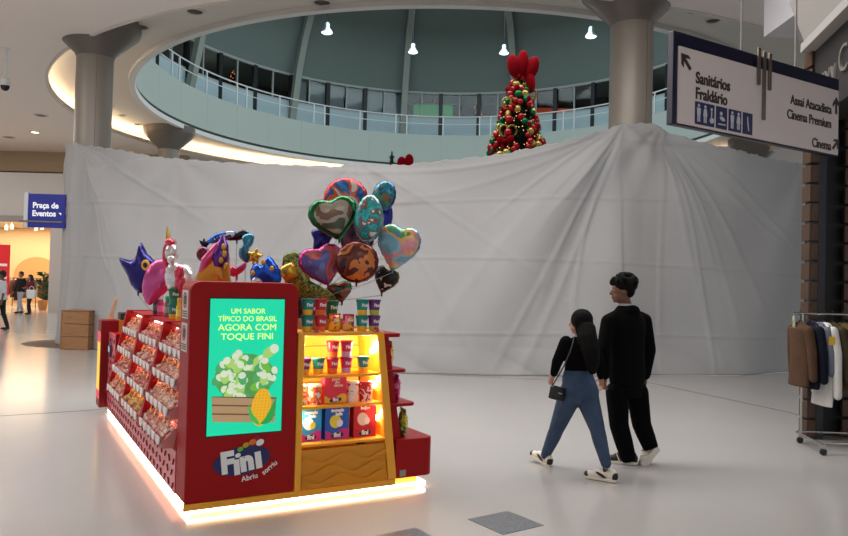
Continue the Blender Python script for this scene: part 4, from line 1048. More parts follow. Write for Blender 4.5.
F('foil_balloon', 'white unicorn foil balloon with pink mane and gold horn', 181, 280, 6.9, 0.15, 0.2, [(-0.6, 0.9), (-0.1, 0.75), (0.4, 0.7), (0.9, 0.2), (0.95, -0.4), (0.5, -0.9), (0.0, -1.0), (-0.5, -0.8), (-0.9, -0.2), (-0.95, 0.4)], 0.10, [whi_f, whi_f], 0.1, extras=unicorn)
def party(t, rot):
    MB().tube([rot @ Vector(p) for p in ((-0.10, -0.05, -0.06), (-0.05, -0.085, 0.04), (0.02, -0.06, 0.15), (0.055, -0.03, 0.22))], [0.02, 0.045, 0.035, 0.006], 12).build('pink_stripe', pink_f, t, smooth=True)
    MB().tube([rot @ Vector(p) for p in ((0.05, -0.05, 0.0), (0.06, -0.06, 0.08), (0.075, -0.04, 0.18), (0.07, -0.02, 0.275))], [0.06, 0.075, 0.05, 0.004], 14).build('purple_top', pur_f, t, smooth=True)
    for (x, z) in ((0.095, 0.16), (0.105, 0.10), (0.08, 0.05), (0.12, 0.0)): MB().ell((0, 0, 0), (0.02, 0.012, 0.03), 10, 6).build('gold_drop', gold_f, t, smooth=True, loc=rot @ Vector((x, -0.128 + 0.25 * max(0, z - 0.08), z)))
F('foil_balloon', 'orange foil balloon with purple and pink peak behind the totem', 214, 266, 6.35, 0.16, 0.26, [(0.45, 1.0), (0.75, 0.5), (0.85, -0.2), (0.95, -0.9), (0.2, -1.0), (-0.7, -1.0), (-0.95, -0.5), (-0.6, 0.05), (-0.1, 0.5)], 0.1, [org_f, org_f], 0.1, extras=party)
F('foil_balloon', 'small dark red and blue round foil balloon left of the orange one', 203, 254, 6.8, 0.06, 0.07, None, 0.05, [foilm('wine', (110, 30, 50)), blu_f])
F('foil_balloon', 'black spiky foil balloon above the small dark red one', 205, 243, 6.85, 0.055, 0.045, [(-1, 0.6), (-0.5, 0.3), (-0.2, 1), (0.2, 0.4), (0.9, 0.5), (0.6, -0.4), (0, -1), (-0.6, -0.5)], 0.025, [blk_f, blk_f])
F('foil_balloon', 'long blue foil balloon lying flat at the top of the left group', 221, 237, 6.75, 0.13, 0.06, [(-1, -0.8), (-0.6, 0.2), (0, 0.8), (0.9, 1), (1, 0.2), (0.3, -0.4), (-0.5, -1)], 0.05, [P_('pr_l', [(20, 90, 180), (40, 120, 210), (20, 60, 140), (220, 220, 220)], 12), blu_f])
F('foil_balloon', 'black foil balloon with a teal tip at the top of the left group', 237, 236, 6.8, 0.11, 0.06, [(-1, -0.6), (-0.3, 0.2), (0.5, 1), (1, 0.6), (0.8, -0.2), (0, -0.7)], 0.05, [blk_f, tea_f], rim=0.9)
F('foil_balloon', 'curled teal foil balloon in the middle of the left group', 246, 248, 6.6, 0.085, 0.13, [(0.2, 1), (0.8, 0.9), (0.7, 0.3), (0.3, -0.1), (0.6, -0.6), (0.2, -1), (-0.6, -0.7), (-0.7, -0.1), (-0.2, 0.4), (-0.4, 0.8)], 0.055, [tea_f, tea_f])
foil('foil_balloon', 'gold star foil balloon right of the curled teal one', 255, 256, 6.5, 0.075, 0.075, outline_star(), 0.035, [gold_f, gold_f], 0.9, 0, 0.2, KW(0.9, 0.9, 1.25), G3)
F('foil_balloon', 'pink and grey foil balloon low in the left group', 237, 269, 6.55, 0.085, 0.07, [(-1, -0.5), (-0.6, 0.4), (0.2, 0.2), (0.9, 0.9), (0.9, 0.1), (0.3, -0.6), (-0.4, -1)], 0.05, [pink_f, pink_f])
def dots(t, rot):
    for (x, z) in ((0.07, 0.02), (0.0, 0.07), (-0.08, -0.02)): MB().ell((0, 0, 0), (0.02, 0.012, 0.022), 10, 6).build('yellow_dot', gold_f, t, smooth=True, loc=rot @ Vector((x, -0.075, z)))
    MB().ell((0, 0, 0), (0.045, 0.03, 0.035), 10, 6).build('pale_patch', whi_f, t, smooth=True, loc=rot @ Vector((-0.05, -0.06, -0.085)))
F('foil_balloon', 'bright blue foil balloon with yellow dots just above the totem', 265, 271, 6.1, 0.135, 0.125, [(-0.9, -0.1), (-0.6, 0.5), (-0.2, 0.4), (0.2, 1.0), (0.6, 0.6), (0.95, 0), (0.95, -0.8), (0.2, -1), (-0.7, -0.9)], 0.085, [blu_f, blu_f], 0.0, extras=dots)
foil('foil_balloon', 'gold knotted foil balloon at the right end of the totem top', 289, 272, 6.3, 0.085, 0.085, [(x, z) for x, z in outline_star(4, 0.85)], 0.06, [gold_f, gold_f], 0.9, 0, 0.3, KW(1.0, 0.75, 1.25), G3)
# ================================================================ PEOPLE
skin_d = M('skin_brown', (112, 74, 56), rough=0.5)
skin_l = M('skin_tan', (176, 128, 104), rough=0.5)
blackcloth = M('black_cloth', (11, 11, 13), rough=0.95, bump=(40, 0.15), spec=0.08)
blacktrous = M('black_trousers', (10, 10, 11), rough=0.95, bump=(30, 0.2), spec=0.08)
denim = M('blue_denim', (46, 66, 94), rough=0.8, noise=(7, 0.28), bump=(60, 0.15))
hair_m = M('black_hair', (9, 8, 8), rough=0.8, bump=(90, 0.5), spec=0.15)
def hand(m, wrist, d, side, front, k=1.0, curl=0.5):
    "palm, four unequal bent fingers and a thumb leaving the side of the palm"
    wrist, d, side, front = Vector(wrist), Vector(d).normalized(), Vector(side).normalized(), Vector(front).normalized()
    palm = wrist + d * 0.05 * k
    rot = Matrix((side, front, d)).transposed()
    m.ell(palm, (0.038 * k, 0.016 * k, 0.052 * k), 12, 8, rot)
    for i, L in enumerate((0.066, 0.075, 0.071, 0.056)):
        b = palm + side * (0.027 - 0.018 * i) * k + d * 0.04 * k
        p1 = b + (d * (1 - 0.25 * curl) + front * 0.35 * curl).normalized() * L * 0.45 * k
        p2 = p1 + (d * (1 - 0.6 * curl) + front * 0.9 * curl).normalized() * L * 0.32 * k
        p3 = p2 + (d * (1 - 0.9 * curl) + front * 1.2 * curl).normalized() * L * 0.25 * k
        m.caps(b, p1, 0.0092 * k, 0.0088 * k, 8); m.caps(p1, p2, 0.0088 * k, 0.0082 * k, 8); m.caps(p2, p3, 0.0082 * k, 0.007 * k, 8)
    t0 = palm + side * 0.03 * k - d * 0.02 * k
    t1 = t0 + (side * 0.7 + d * 0.6 + front * 0.4).normalized() * 0.035 * k; t2 = t1 + (d + front * 0.5 + side * 0.1).normalized() * 0.03 * k
    m.caps(t0, t1, 0.012 * k, 0.010 * k, 8); m.caps(t1, t2, 0.010 * k, 0.008 * k, 8)

def head(m, c, fwd, up, k=1.0):
    "skull, jaw, nose, lips, brow and ears; returns frame"
    f, u = Vector(fwd).normalized(), Vector(up).normalized(); s_ = u.cross(f).normalized(); f = s_.cross(u)   # s_ = left
    rot = Matrix((f, s_, u)).transposed()
    m.ell(c + u * 0.025 * k - f * 0.008 * k, (0.098 * k, 0.077 * k, 0.098 * k), 18, 12, rot)
    m.ell(c - u * 0.045 * k + f * 0.018 * k, (0.07 * k, 0.058 * k, 0.068 * k), 16, 10, rot)
    m.ell(c - u * 0.088 * k + f * 0.06 * k, (0.024 * k, 0.026 * k, 0.02 * k), 10, 7, rot)           # chin
    m.caps(c + u * 0.012 * k + f * 0.086 * k, c - u * 0.024 * k + f * 0.106 * k, 0.008 * k, 0.013 * k, 8)   # nose
    m.ell(c - u * 0.028 * k + f * 0.094 * k, (0.014 * k, 0.019 * k, 0.01 * k), 8, 6, rot)
    m.ell(c - u * 0.053 * k + f * 0.086 * k, (0.011 * k, 0.024 * k, 0.007 * k), 10, 6, rot)
    m.ell(c - u * 0.066 * k + f * 0.084 * k, (0.011 * k, 0.022 * k, 0.007 * k), 10, 6, rot)
    m.ell(c + u * 0.03 * k + f * 0.078 * k, (0.014 * k, 0.055 * k, 0.012 * k), 10, 6, rot)           # brow
    for sd in (-1, 1):
        m.ell(c + s_ * sd * 0.077 * k - f * 0.012 * k - u * 0.005 * k, (0.018 * k, 0.009 * k, 0.032 * k), 10, 7, rot)
    return f, s_, u
def eyes(c, f, s_, u, parent, k=1.0):
    for sd in (-1, 1):
        o = MB().ell((0, 0, 0), 0.0115 * k, 10, 7).build('eye', M('eye_white', (150, 140, 132), rough=0.5), parent, smooth=True, loc=c + f * 0.074 * k + s_ * sd * 0.032 * k + u * 0.008 * k)
        MB().ell((0, 0, 0), 0.0065 * k, 8, 6).build('iris', M('iris', (30, 20, 16), rough=0.2), o, smooth=True, loc=f * 0.0085 * k)
def shoe(parent, heel, toe, k=1.0, upper=((236, 232, 224), (20, 20, 22)), up=(0, 0, 1), stripes=False, name='shoe', lift=0.0):
    "sneaker: pale sole, upper, dark toe cap, heel counter, tongue and laces"
    heel, toe = Vector(heel), Vector(toe); f = (toe - heel); L = f.length; f.normalize()
    s_ = Vector(up).cross(f).normalized(); u = f.cross(s_).normalized()
    def W(x, y, z): return heel + f * x + s_ * y + u * z
    prof = [(-0.02, 0.028), (0.02, 0.036), (0.09, 0.034), (0.15, 0.042), (0.20, 0.044), (0.245, 0.03), (0.262, 0.008)]
    sc = L / 0.24
    outl = [(x * sc, y * k) for x, y in prof] + [(x * sc, -y * k) for x, y in prof[::-1]]
    n = len(outl)
    so = MB(); so.add([W(x, y, 0) for x, y in outl] + [W(x, y, 0.026 * k) for x, y in outl], [tuple(range(n - 1, -1, -1)), tuple(range(n, 2 * n))] + [(i, (i + 1) % n, n + (i + 1) % n, n + i) for i in range(n)])
    sole = so.build(name, M('sole_cream', (226, 218, 204), rough=0.6), parent, bevel=0.004)
    rot = Matrix((f, s_, u)).transposed()
    m = MB()
    m.ell(W(0.20 * sc, 0, 0.04 * k), (0.062 * sc, 0.042 * k, 0.032 * k), 14, 9, rot)
    m.ell(W(0.12 * sc, 0, 0.055 * k), (0.09 * sc, 0.037 * k, 0.045 * k), 14, 9, rot)
    m.ell(W(0.025 * sc, 0, 0.06 * k), (0.045 * sc, 0.036 * k, 0.058 * k), 14, 9, rot)
    skin(m, 'upper', M('shoe_upper_%d' % upper[0][0], upper[0], rough=0.6), sole, 0.006, 3)
    dk = M('shoe_dark_%d' % upper[1][0], upper[1], rough=0.6)
    MB().ell(W(0.235 * sc, 0, 0.036 * k), (0.035 * sc, 0.041 * k, 0.028 * k), 12, 8, rot).build('toe_cap', dk, sole, smooth=True)
    MB().ell(W(0.0, 0, 0.05 * k), (0.026 * sc, 0.038 * k, 0.042 * k), 12, 8, rot).build('heel_counter', dk, sole, smooth=True)
    MB().ell(W(0.085 * sc, 0, 0.10 * k), (0.02 * sc, 0.03 * k, 0.045 * k), 12, 8, rot).build('tongue', dk, sole, smooth=True)
    if stripes:
        for q in range(3): MB().caps(W((0.08 + 0.032 * q) * sc, 0.036 * k, 0.03 * k), W((0.105 + 0.032 * q) * sc, 0.028 * k, 0.085 * k), 0.006, 0.005, 6).build('stripe', M('sole_cream'), sole)
        for q in range(3): MB().caps(W((0.08 + 0.032 * q) * sc, -0.036 * k, 0.03 * k), W((0.105 + 0.032 * q) * sc, -0.028 * k, 0.085 * k), 0.006, 0.005, 6).build('stripe', M('sole_cream'), sole)
    else:
        for sd in (-1, 1): MB().ell(W(0.11 * sc, sd * 0.035 * k, 0.052 * k), (0.05 * sc, 0.006, 0.013), 10, 6, rot @ Euler((0, -0.4, 0)).to_matrix()).build('side_flash', dk, sole, smooth=True)
    for q in range(4): MB().tube([W((0.12 + 0.02 * q) * sc, -0.02 * k, (0.098 - 0.009 * q) * k), W((0.12 + 0.02 * q) * sc, 0.02 * k, (0.098 - 0.009 * q) * k)], 0.003, 5).build('lace', M('lace_white', (230, 228, 222)), sole)
    return sole

# ---- the man: black jacket and baggy black trousers, walking away, head turned left
o = Vector((2.02, 6.97, 0))
man = thing('person', 'man with short black hair, black jacket and trousers, walking beside the woman in jeans', 'person', o)
def pm(u, v, Y): return at(u, v, Y) - o
hc = pm(622, 291.5, 6.98); hc0 = hc
nk = pm(626, 306, 7.0); chest = pm(628, 325, 7.0); belly = pm(627, 352, 7.0); pel = pm(627, 388, 7.0)
shL = pm(608, 319, 6.88); elL = pm(603.5, 350, 6.82); wrL = pm(604, 374, 6.84)
shR = pm(645, 318, 7.14); elR = pm(649, 350, 7.17); wrR = pm(645, 374, 7.14)
hpL = pm(617, 392, 6.94); knL = pm(619, 425, 6.92); anL = pm(628, 457, 6.97)
hpR = pm(637, 392, 7.06); knR = pm(641.5, 424, 7.05); anR = pm(650, 446, 7.0)
left = Vector((-0.8, -0.6, 0)); fwd = Vector((-0.6, 0.8, 0))
b = MB()
f_, s_, u_ = head(b, hc, (-0.985, 0.12, -0.05), (0.02, 0.02, 1), 1.0)
b.caps(hc - u_ * 0.06 - f_ * 0.02, nk, 0.052, 0.058); b.caps(nk, chest, 0.06, 0.1)
b.loft([(chest + Vector((0, 0, 0.06)), left * 0.14, fwd * 0.08), (chest, left * 0.16, fwd * 0.10), (belly, left * 0.14, fwd * 0.09), (pel, left * 0.15, fwd * 0.1)])
for a_, e_, w_ in ((shL, elL, wrL), (shR, elR, wrR)): b.caps(a_ - Vector((0, 0, 0.05)), e_, 0.04, 0.038); b.caps(e_, w_, 0.038, 0.027)
for h_, k_, a_ in ((hpL, knL, anL), (hpR, knR, anR)): b.caps(h_, k_, 0.075, 0.055); b.caps(k_, a_, 0.052, 0.036)
hand(b, wrL, (0.0, 0.05, -1), (-0.6, 0.8, 0), (0.8, 0.6, 0), 1.0, 0.6)
hand(b, wrR, (-0.1, 0.05, -1), (-0.6, 0.8, 0), (-0.8, -0.6, 0), 1.0, 0.6)
skin(b, 'body', skin_d, man, 0.0075, 3)
eyes(hc, f_, s_, u_, man)
h = MB(); rnd = random.Random(4)
h.ell(hc + u_ * 0.07 - f_ * 0.03, (0.115, 0.108, 0.092), 18, 12); h.ell(hc + u_ * 0.09 + f_ * 0.03, (0.07, 0.085, 0.05), 16, 10); h.ell(hc - f_ * 0.06 + u_ * 0.01, (0.06, 0.08, 0.07), 14, 9)
for i in range(90):
    a_ = rnd.random() * 2 * PI; q = rnd.random(); d = Vector((math.cos(a_) * math.sqrt(1 - q * q), math.sin(a_) * math.sqrt(1 - q * q), q))
    h.ell(hc + u_ * 0.075 - f_ * 0.022 + Vector((d.x * 0.112, d.y * 0.106, d.z * 0.088)), 0.02 + 0.012 * rnd.random(), 7, 5)
skin(h, 'hair', hair_m, man, 0.007, 0)
j = MB()
j.loft([(nk + Vector((0, 0, 0.005)), left * 0.075, fwd * 0.075), (nk - Vector((0, 0, 0.035)), left * 0.13, fwd * 0.09), (chest + Vector((0, 0, 0.06)), left * 0.20, fwd * 0.115), (chest, left * 0.21, fwd * 0.13), (belly, left * 0.205, fwd * 0.135), (pm(627, 372, 7.0), left * 0.21, fwd * 0.14), (pm(627, 383, 7.0), left * 0.20, fwd * 0.135)])
for a_, e_, w_ in ((shL, elL, wrL), (shR, elR, wrR)):
    j.caps(a_ - Vector((0, 0, 0.03)), e_, 0.068, 0.068); j.caps(e_, w_ + (w_ - e_) * 0.02, 0.068, 0.056); j.caps(nk - Vector((0, 0, 0.05)), a_ - Vector((0, 0, 0.02)), 0.06, 0.066)
j.ell(nk - fwd * 0.075 - Vector((0, 0, 0.045)), (0.10, 0.055, 0.06), 14, 9, Matrix((left, fwd, Vector((0, 0, 1)))).transposed())   # hood lying on the back
skin(j, 'jacket', blackcloth, man, 0.010, 14)
c_ = MB(); c_.tube([nk + (left * math.cos(t) + fwd * math.sin(t)) * 0.066 + Vector((0, 0, 0.012)) for t in [2 * PI * i / 20 for i in range(21)]], 0.012, 8); c_.build('shirt_collar', M('collar_white', (200, 200, 200), rough=0.8), man, smooth=True)
tr = MB()
tr.loft([(pel + Vector((0, 0, 0.06)), left * 0.165, fwd * 0.125), (pel, left * 0.175, fwd * 0.135), (pel - Vector((0, 0, 0.08)), left * 0.165, fwd * 0.13)])
for h_, k_, a_ in ((hpL, knL, anL), (hpR, knR, anR)): tr.caps(h_, k_, 0.108, 0.09); tr.tube([k_, k_.lerp(a_, 0.5), a_ - (k_ - a_).normalized() * 0.03], [0.09, 0.085, 0.072], 14)
skin(tr, 'trousers', blacktrous, man, 0.010, 8)
shoe(man, Vector((2.02, 6.96, 0.002)) - o, Vector((1.79, 7.02, 0.002)) - o, 1.05, ((30, 28, 28), (24, 22, 24)), stripes=True)
hl = at(658, 449, 6.98) - o; te = at(644, 466, 6.92) - o; te.z = max(te.z, 0.004)
shoe(man, hl, te, 1.05, ((206, 196, 182), (150, 140, 128)), up=(0.2, 0.9, 0.6), stripes=True)

# ---- the woman: long black hair, black top, blue jeans, small shoulder bag
o = Vector((1.36, 6.6, 0))
woman = thing('person', 'woman with long black hair, black top and blue jeans, walking left of the man', 'person', o)
def pw(u, v, Y): return at(u, v, Y) - o
hc = pw(580, 323, 6.62); nk = pw(580, 336, 6.62); chest = pw(579, 348, 6.6); waist = pw(578, 367, 6.6); pel = pw(579, 386, 6.6)
shL = pw(566, 342, 6.53); elL = pw(557.5, 361, 6.56); wrL = pw(554, 373, 6.62)
shR = pw(593, 343, 6.70); elR = pw(599, 362, 6.70); wrR = pw(601, 376, 6.74)
hpL = pw(571, 393, 6.58); knL = pw(557, 428, 6.74); anL = pw(545.5, 457, 6.86)
hpR = pw(586, 394, 6.60); knR = pw(597, 428, 6.44); anR = pw(606, 466, 6.33)
left = Vector((-0.8, -0.6, 0)); fwd = Vector((-0.6, 0.8, 0)); k = 0.9
b = MB()
f_, s_, u_ = head(b, hc, (-0.85, 0.52, -0.05), (0, 0, 1), 0.92)
b.caps(hc - u_ * 0.05, nk, 0.042, 0.044); b.caps(nk, chest, 0.045, 0.08)
b.loft([(chest + Vector((0, 0, 0.05)), left * 0.13, fwd * 0.07), (chest, left * 0.135, fwd * 0.085), (waist, left * 0.11, fwd * 0.075), (pel, left * 0.14, fwd * 0.1)])
for a_, e_, w_ in ((shL, elL, wrL), (shR, elR, wrR)): b.caps(a_, e_, 0.038, 0.031); b.caps(e_, w_, 0.031, 0.021)
for h_, k_, a_ in ((hpL, knL, anL), (hpR, knR, anR)): b.caps(h_, k_, 0.08, 0.05); b.caps(k_, a_, 0.047, 0.03)
hand(b, wrL, (-0.25, 0.3, -0.8), (-0.6, 0.8, 0), (0.8, 0.6, 0), 0.85, 0.6)
hand(b, wrR, (0.1, 0.1, -1), (-0.6, 0.8, 0), (-0.8, -0.6, 0), 0.85, 0.6)
skin(b, 'body', skin_l, woman, 0.0075, 3)
eyes(hc, f_, s_, u_, woman, 0.92)
h = MB()
h.ell(hc + u_ * 0.03 - f_ * 0.018, (0.10, 0.092, 0.10), 18, 12); h.ell(hc - f_ * 0.05 - u_ * 0.02, (0.075, 0.085, 0.09), 14, 9)
tail = [hc - f_ * 0.05 + Vector((0, -0.02, -0.03)), pw(587, 338, 6.52), pw(590, 350, 6.48), pw(592, 364, 6.47), pw(593, 374, 6.48)]
h.tube(tail, [0.085, 0.09, 0.085, 0.07, 0.025], 12); h.ell(tail[1], 0.085, 12, 8); h.ell(tail[2], 0.082, 12, 8)
for sd in (-1, 1): h.caps(hc + s_ * sd * 0.072 + f_ * 0.01 + u_ * 0.02, hc + s_ * sd * 0.078 - u_ * 0.13 - f_ * 0.03, 0.028, 0.024, 8)
skin(h, 'hair', hair_m, woman, 0.009, 3)
tp = MB()
tp.loft([(nk + Vector((0, 0, -0.005)), left * 0.06, fwd * 0.055), (nk - Vector((0, 0, 0.03)), left * 0.12, fwd * 0.07), (chest + Vector((0, 0, 0.04)), left * 0.15, fwd * 0.09), (chest - Vector((0, 0, 0.02)), left * 0.155, fwd * 0.105), (waist + Vector((0, 0, 0.02)), left * 0.135, fwd * 0.095), (pw(578, 371, 6.6), left * 0.142, fwd * 0.10)])
for a_, e_, w_ in ((shL, elL, wrL), (shR, elR, wrR)): tp.caps(a_, e_, 0.058, 0.05); tp.caps(e_, w_, 0.05, 0.037)
skin(tp, 'top', blackcloth, woman, 0.009, 9)
jn = MB()
jn.loft([(pw(578, 369, 6.6), left * 0.138, fwd * 0.098), (pw(578, 377, 6.6), left * 0.16, fwd * 0.12), (pel - fwd * 0.01, left * 0.18, fwd * 0.135), (pel - fwd * 0.012 - Vector((0, 0, 0.07)), left * 0.178, fwd * 0.135), (pel - Vector((0, 0, 0.13)), left * 0.13, fwd * 0.11)])
for h_, k_, a_ in ((hpL, knL, anL), (hpR, knR, anR)): jn.caps(h_, k_, 0.110, 0.070); jn.caps(k_.lerp(a_, 0.3), k_, 0.066, 0.067); jn.caps(k_.lerp(a_, 0.3), a_ + Vector((0, 0, 0.02)), 0.066, 0.046)
for sd in (-1, 1): jn.ell(pel + left * sd * 0.075 - fwd * 0.06 - Vector((0, 0, 0.05)), 0.085, 12, 8)
skin(jn, 'jeans', denim, woman, 0.009, 12)
h0 = at(549, 466.5, 6.83) - o; t0 = at(532.5, 456.5, 7.0) - o
shoe(woman, h0, t0, 0.95, ((226, 218, 206), (26, 24, 24)))
h1 = Vector((1.66, 6.30, 0.004)) - o; t1 = Vector((1.46, 6.44, 0.004)) - o
shoe(woman, h1, t1, 0.95, ((230, 224, 214), (30, 26, 24)))
# shoulder bag: held by the woman, a thing of its own
bc = at(557.5, 393, 6.47)
bag = thing('shoulder_bag', 'small black shoulder bag with white lettering at the woman\'s left hip', 'bag', bc, 0)
brot = Matrix((Vector((0.8, 0.6, 0)), Vector((-0.6, 0.8, 0)), Vector((0, 0, 1)))).transposed() @ Matrix.Rotation(R(14), 3, 'Y')
MB().obox((0, 0, -0.005), (0.17, 0.05, 0.115), brot).build('bag_body', M('bag_leather', (24, 24, 28), rough=0.35), bag, bevel=0.012)
MB().obox(brot @ Vector((0, -0.027, 0.018)), (0.172, 0.008, 0.075), brot).build('flap', M('bag_leather'), bag, bevel=0.003)
MB().obox(brot @ Vector((0, -0.0325, 0.0)), (0.05, 0.002, 0.010), brot).build('name_plate', M('bag_print', (170, 170, 170)), bag)
MB().tube([brot @ Vector((-0.08, 0, 0.05)), at(564, 366, 6.44) - bc, at(570, 352, 6.44) - bc, at(573, 342, 6.48) - bc, at(574, 337, 6.55) - bc], 0.006, 6).build('strap', M('strap_grey', (52, 50, 52), rough=0.7), bag, smooth=True)

# ---- three people far left, in front of the lit shop
def far_person(x, y, h, face, stride, topc, botc, hairc, label, skinm, long_hair=False, bagc=None, bentarm=False):
    t = thing('person', label, 'person', (x, y, 0), face)      # local +y = walking direction
    k = h / 1.75
    def V(a, b_, c): return Vector((a * k, b_ * k, c * k))
    hc = V(0, 0.02, 1.62); nk = V(0, 0, 1.47); ch = V(0, 0, 1.32); pe = V(0, 0, 0.95)
    arms = []
    for sd, sw in ((-1, -stride), (1, stride)):
        s0 = V(0.18 * sd, 0, 1.4)
        if bentarm: arms.append((s0, V(0.23 * sd, -0.02, 1.13), V(0.12 * sd, 0.22, 1.15)))
        else: arms.append((s0, V(0.24 * sd, -0.05 + sw * 0.25, 1.12), V(0.25 * sd, 0.04 + sw * 0.5, 0.88)))
    legs = [(V(-0.09, 0, 0.92), V(-0.09, stride * 0.5 + 0.03, 0.5), V(-0.09, stride * 0.75, 0.1)), (V(0.09, 0, 0.92), V(0.09, -stride * 0.3 + 0.03, 0.5), V(0.09, -stride * 0.8, 0.1))]
    b = MB(); f_, s_, u_ = head(b, hc, (0, 1, -0.1), (0, 0, 1), k)
    b.caps(hc - u_ * 0.06 * k, nk, 0.05 * k, 0.055 * k); b.loft([(nk, V(0.1, 0, 0), V(0, 0.07, 0)), (ch, V(0.16, 0, 0), V(0, 0.09, 0)), (pe, V(0.14, 0, 0), V(0, 0.09, 0))])
    for a_, e_, w_ in arms: b.caps(a_, e_, 0.045 * k, 0.038 * k, 8); b.caps(e_, w_, 0.036 * k, 0.028 * k, 8); hand(b, w_, (w_ - e_), (0, 1, 0), (-1 if a_.x > 0 else 1, 0, 0), k, 0.5)
    for h_, n_, a_ in legs: b.caps(h_, n_, 0.075 * k, 0.05 * k, 8); b.caps(n_, a_, 0.048 * k, 0.034 * k, 8)
    skin(b, 'body', skinm, t, 0.012, 2); eyes(hc, f_, s_, u_, t, k)
    hh = MB(); hh.ell(hc + V(0, -0.02, 0.045), (0.098 * k, 0.105 * k, 0.09 * k), 14, 9); hh.ell(hc + V(0, -0.07, 0), (0.08 * k, 0.05 * k, 0.09 * k))
    if long_hair: hh.caps(hc + V(0, -0.06, -0.02), hc + V(0, -0.1, -0.3), 0.085 * k, 0.07 * k); hh.caps(hc + V(0.08, 0, 0), hc + V(0.1, 0.03, -0.25), 0.035 * k, 0.03 * k); hh.caps(hc + V(-0.08, 0, 0), hc + V(-0.1, 0.03, -0.25), 0.035 * k, 0.03 * k)
    skin(hh, 'hair', M('hair_%d' % hairc[0], hairc, rough=0.6), t, 0.014, 2)
    tm = M('top_%d_%d_%d' % topc, topc, rough=0.85); bm_ = M('bottom_%d_%d_%d' % botc, botc, rough=0.85)
    p = MB(); p.loft([(nk - V(0, 0, 0.02), V(0.09, 0, 0), V(0, 0.07, 0)), (nk - V(0, 0, 0.07), V(0.18, 0, 0), V(0, 0.09, 0)), (ch, V(0.2, 0, 0), V(0, 0.12, 0)), (V(0, 0, 1.1), V(0.18, 0, 0), V(0, 0.115, 0)), (V(0, 0, 0.88), V(0.19, 0, 0), V(0, 0.125, 0))])
    for a_, e_, w_ in arms: p.caps(a_, e_, 0.065 * k, 0.055 * k, 8); (p.caps(e_, e_.lerp(w_, 0.85), 0.052 * k, 0.042 * k, 8) if topc[0] < 100 else None)
    skin(p, 'top', tm, t, 0.014, 3)
    p = MB(); p.loft([(V(0, 0, 1.0), V(0.16, 0, 0), V(0, 0.11, 0)), (V(0, 0, 0.88), V(0.175, 0, 0), V(0, 0.125, 0)), (V(0, 0, 0.8), V(0.16, 0, 0), V(0, 0.11, 0))])
    for h_, n_, a_ in legs: p.caps(h_, n_, 0.095 * k, 0.07 * k, 8); p.caps(n_, a_, 0.07 * k, 0.055 * k, 8)
    skin(p, 'trousers', bm_, t, 0.014, 3)
    for h_, n_, a_ in legs: MB().ell(a_ + V(0, 0.06, -0.055), (0.045 * k, 0.13 * k, 0.045 * k), 10, 7).build('shoe', M('far_shoe', (28, 26, 28)), t, smooth=True)
    return t
p = at(16, 313, 30); far_person(p.x, 30.3, 1.72, PI - 0.4, 0.22, (22, 22, 26), (176, 190, 206), (30, 24, 22), 'far person in black top and pale trousers, walking before the lit shop', skin_l)
p = at(28, 313, 29.5); far_person(p.x, 29.6, 1.6, PI - 0.5, 0.12, (96, 20, 32), (18, 18, 22), (34, 22, 20), 'far person in dark red top holding a white bag, before the lit shop', skin_l, True, None, True)
p2 = at(31.5, 291, 29.3)
bg = thing('shopping_bag', 'white carrier bag held by the far person in dark red', 'bag', p2)
MB().prism([(-0.16, -0.3), (0.16, -0.3), (0.18, 0.05), (-0.18, 0.05)], -0.06, 0.06, 'xz').build('bag_body', M('bag_white', (214, 214, 216), rough=0.6), bg, bevel=0.02)
MB().tube([(-0.1, 0, 0.05), (-0.07, 0, 0.15), (0.0, 0, 0.19), (0.07, 0, 0.15), (0.1, 0, 0.05)], 0.01, 6).build('handle', MATS['bag_white'], bg)
far_person(-12.06, 21.2, 1.72, PI / 2 + 0.3, 0.2, (206, 208, 212), (24, 24, 28), (26, 22, 22), 'person in white shirt and black trousers cut by the left edge', skin_d)
# ================================================================ HANGING SIGN (right)
sa = Vector((1.85, 5.57, 0)); sb = Vector((3.77, 6.76, 0)); SL = (sb - sa).length; sang = math.atan2(sb.y - sa.y, sb.x - sa.x)
navyf = M('sign_navy', (14, 14, 48), rough=0.3)
signw = M('sign_face', (226, 212, 208), rough=0.45)
brown = M('sign_letters', (52, 38, 34), rough=0.5)
sign = thing('hanging_sign', 'white directory sign with navy frame hanging from the ceiling, top right', 'sign', (sa.x, sa.y, 2.9), sang)
SH = 0.715
MB().box(0, SL, 0, 0.06, 0, SH).build('frame', navyf, sign, bevel=0.006)
MB().box(0.045, SL - 0.03, -0.016, 0.0, 0.012, SH - 0.115).build('sign_face', signw, sign, bevel=0.003)
MB().box(0.045, SL - 0.03, 0.06, 0.076, 0.012, SH - 0.115).build('sign_face', signw, sign, bevel=0.003)
for (x, ln) in ((1.0, 0.18), (1.075, 0.46), (1.15, 0.20)):
    MB().box(x, x + 0.035, -0.034, -0.016, SH - 0.08 - ln, SH + 0.05 - (0.02 if x > 1.05 else 0)).build('clip_bar', M('brushed_steel', (128, 116, 104), rough=0.35, metal=0.7), sign, bevel=0.003)
for x in (0.86, 1.62):
    MB().tube([(x, 0.03, SH), (x, 0.03, 7.25 - 2.9)], 0.009, 8).build('hanger_rod', M('rod_grey', (170, 166, 162), rough=0.5), sign)
fy = -0.018
text('lettering', 'Sanitários', 0.125, brown, sign, (0.235, fy, 0.385), align='LEFT', bold=0.003, ext=0.003, sx=0.86)
text('lettering', 'Fraldário', 0.125, brown, sign, (0.235, fy, 0.265), align='LEFT', bold=0.003, ext=0.003, sx=0.86)
text('lettering', 'Assai Atacadista', 0.115, brown, sign, (SL - 0.15, fy, 0.405), align='RIGHT', bold=0.0016, ext=0.003, sx=0.84)
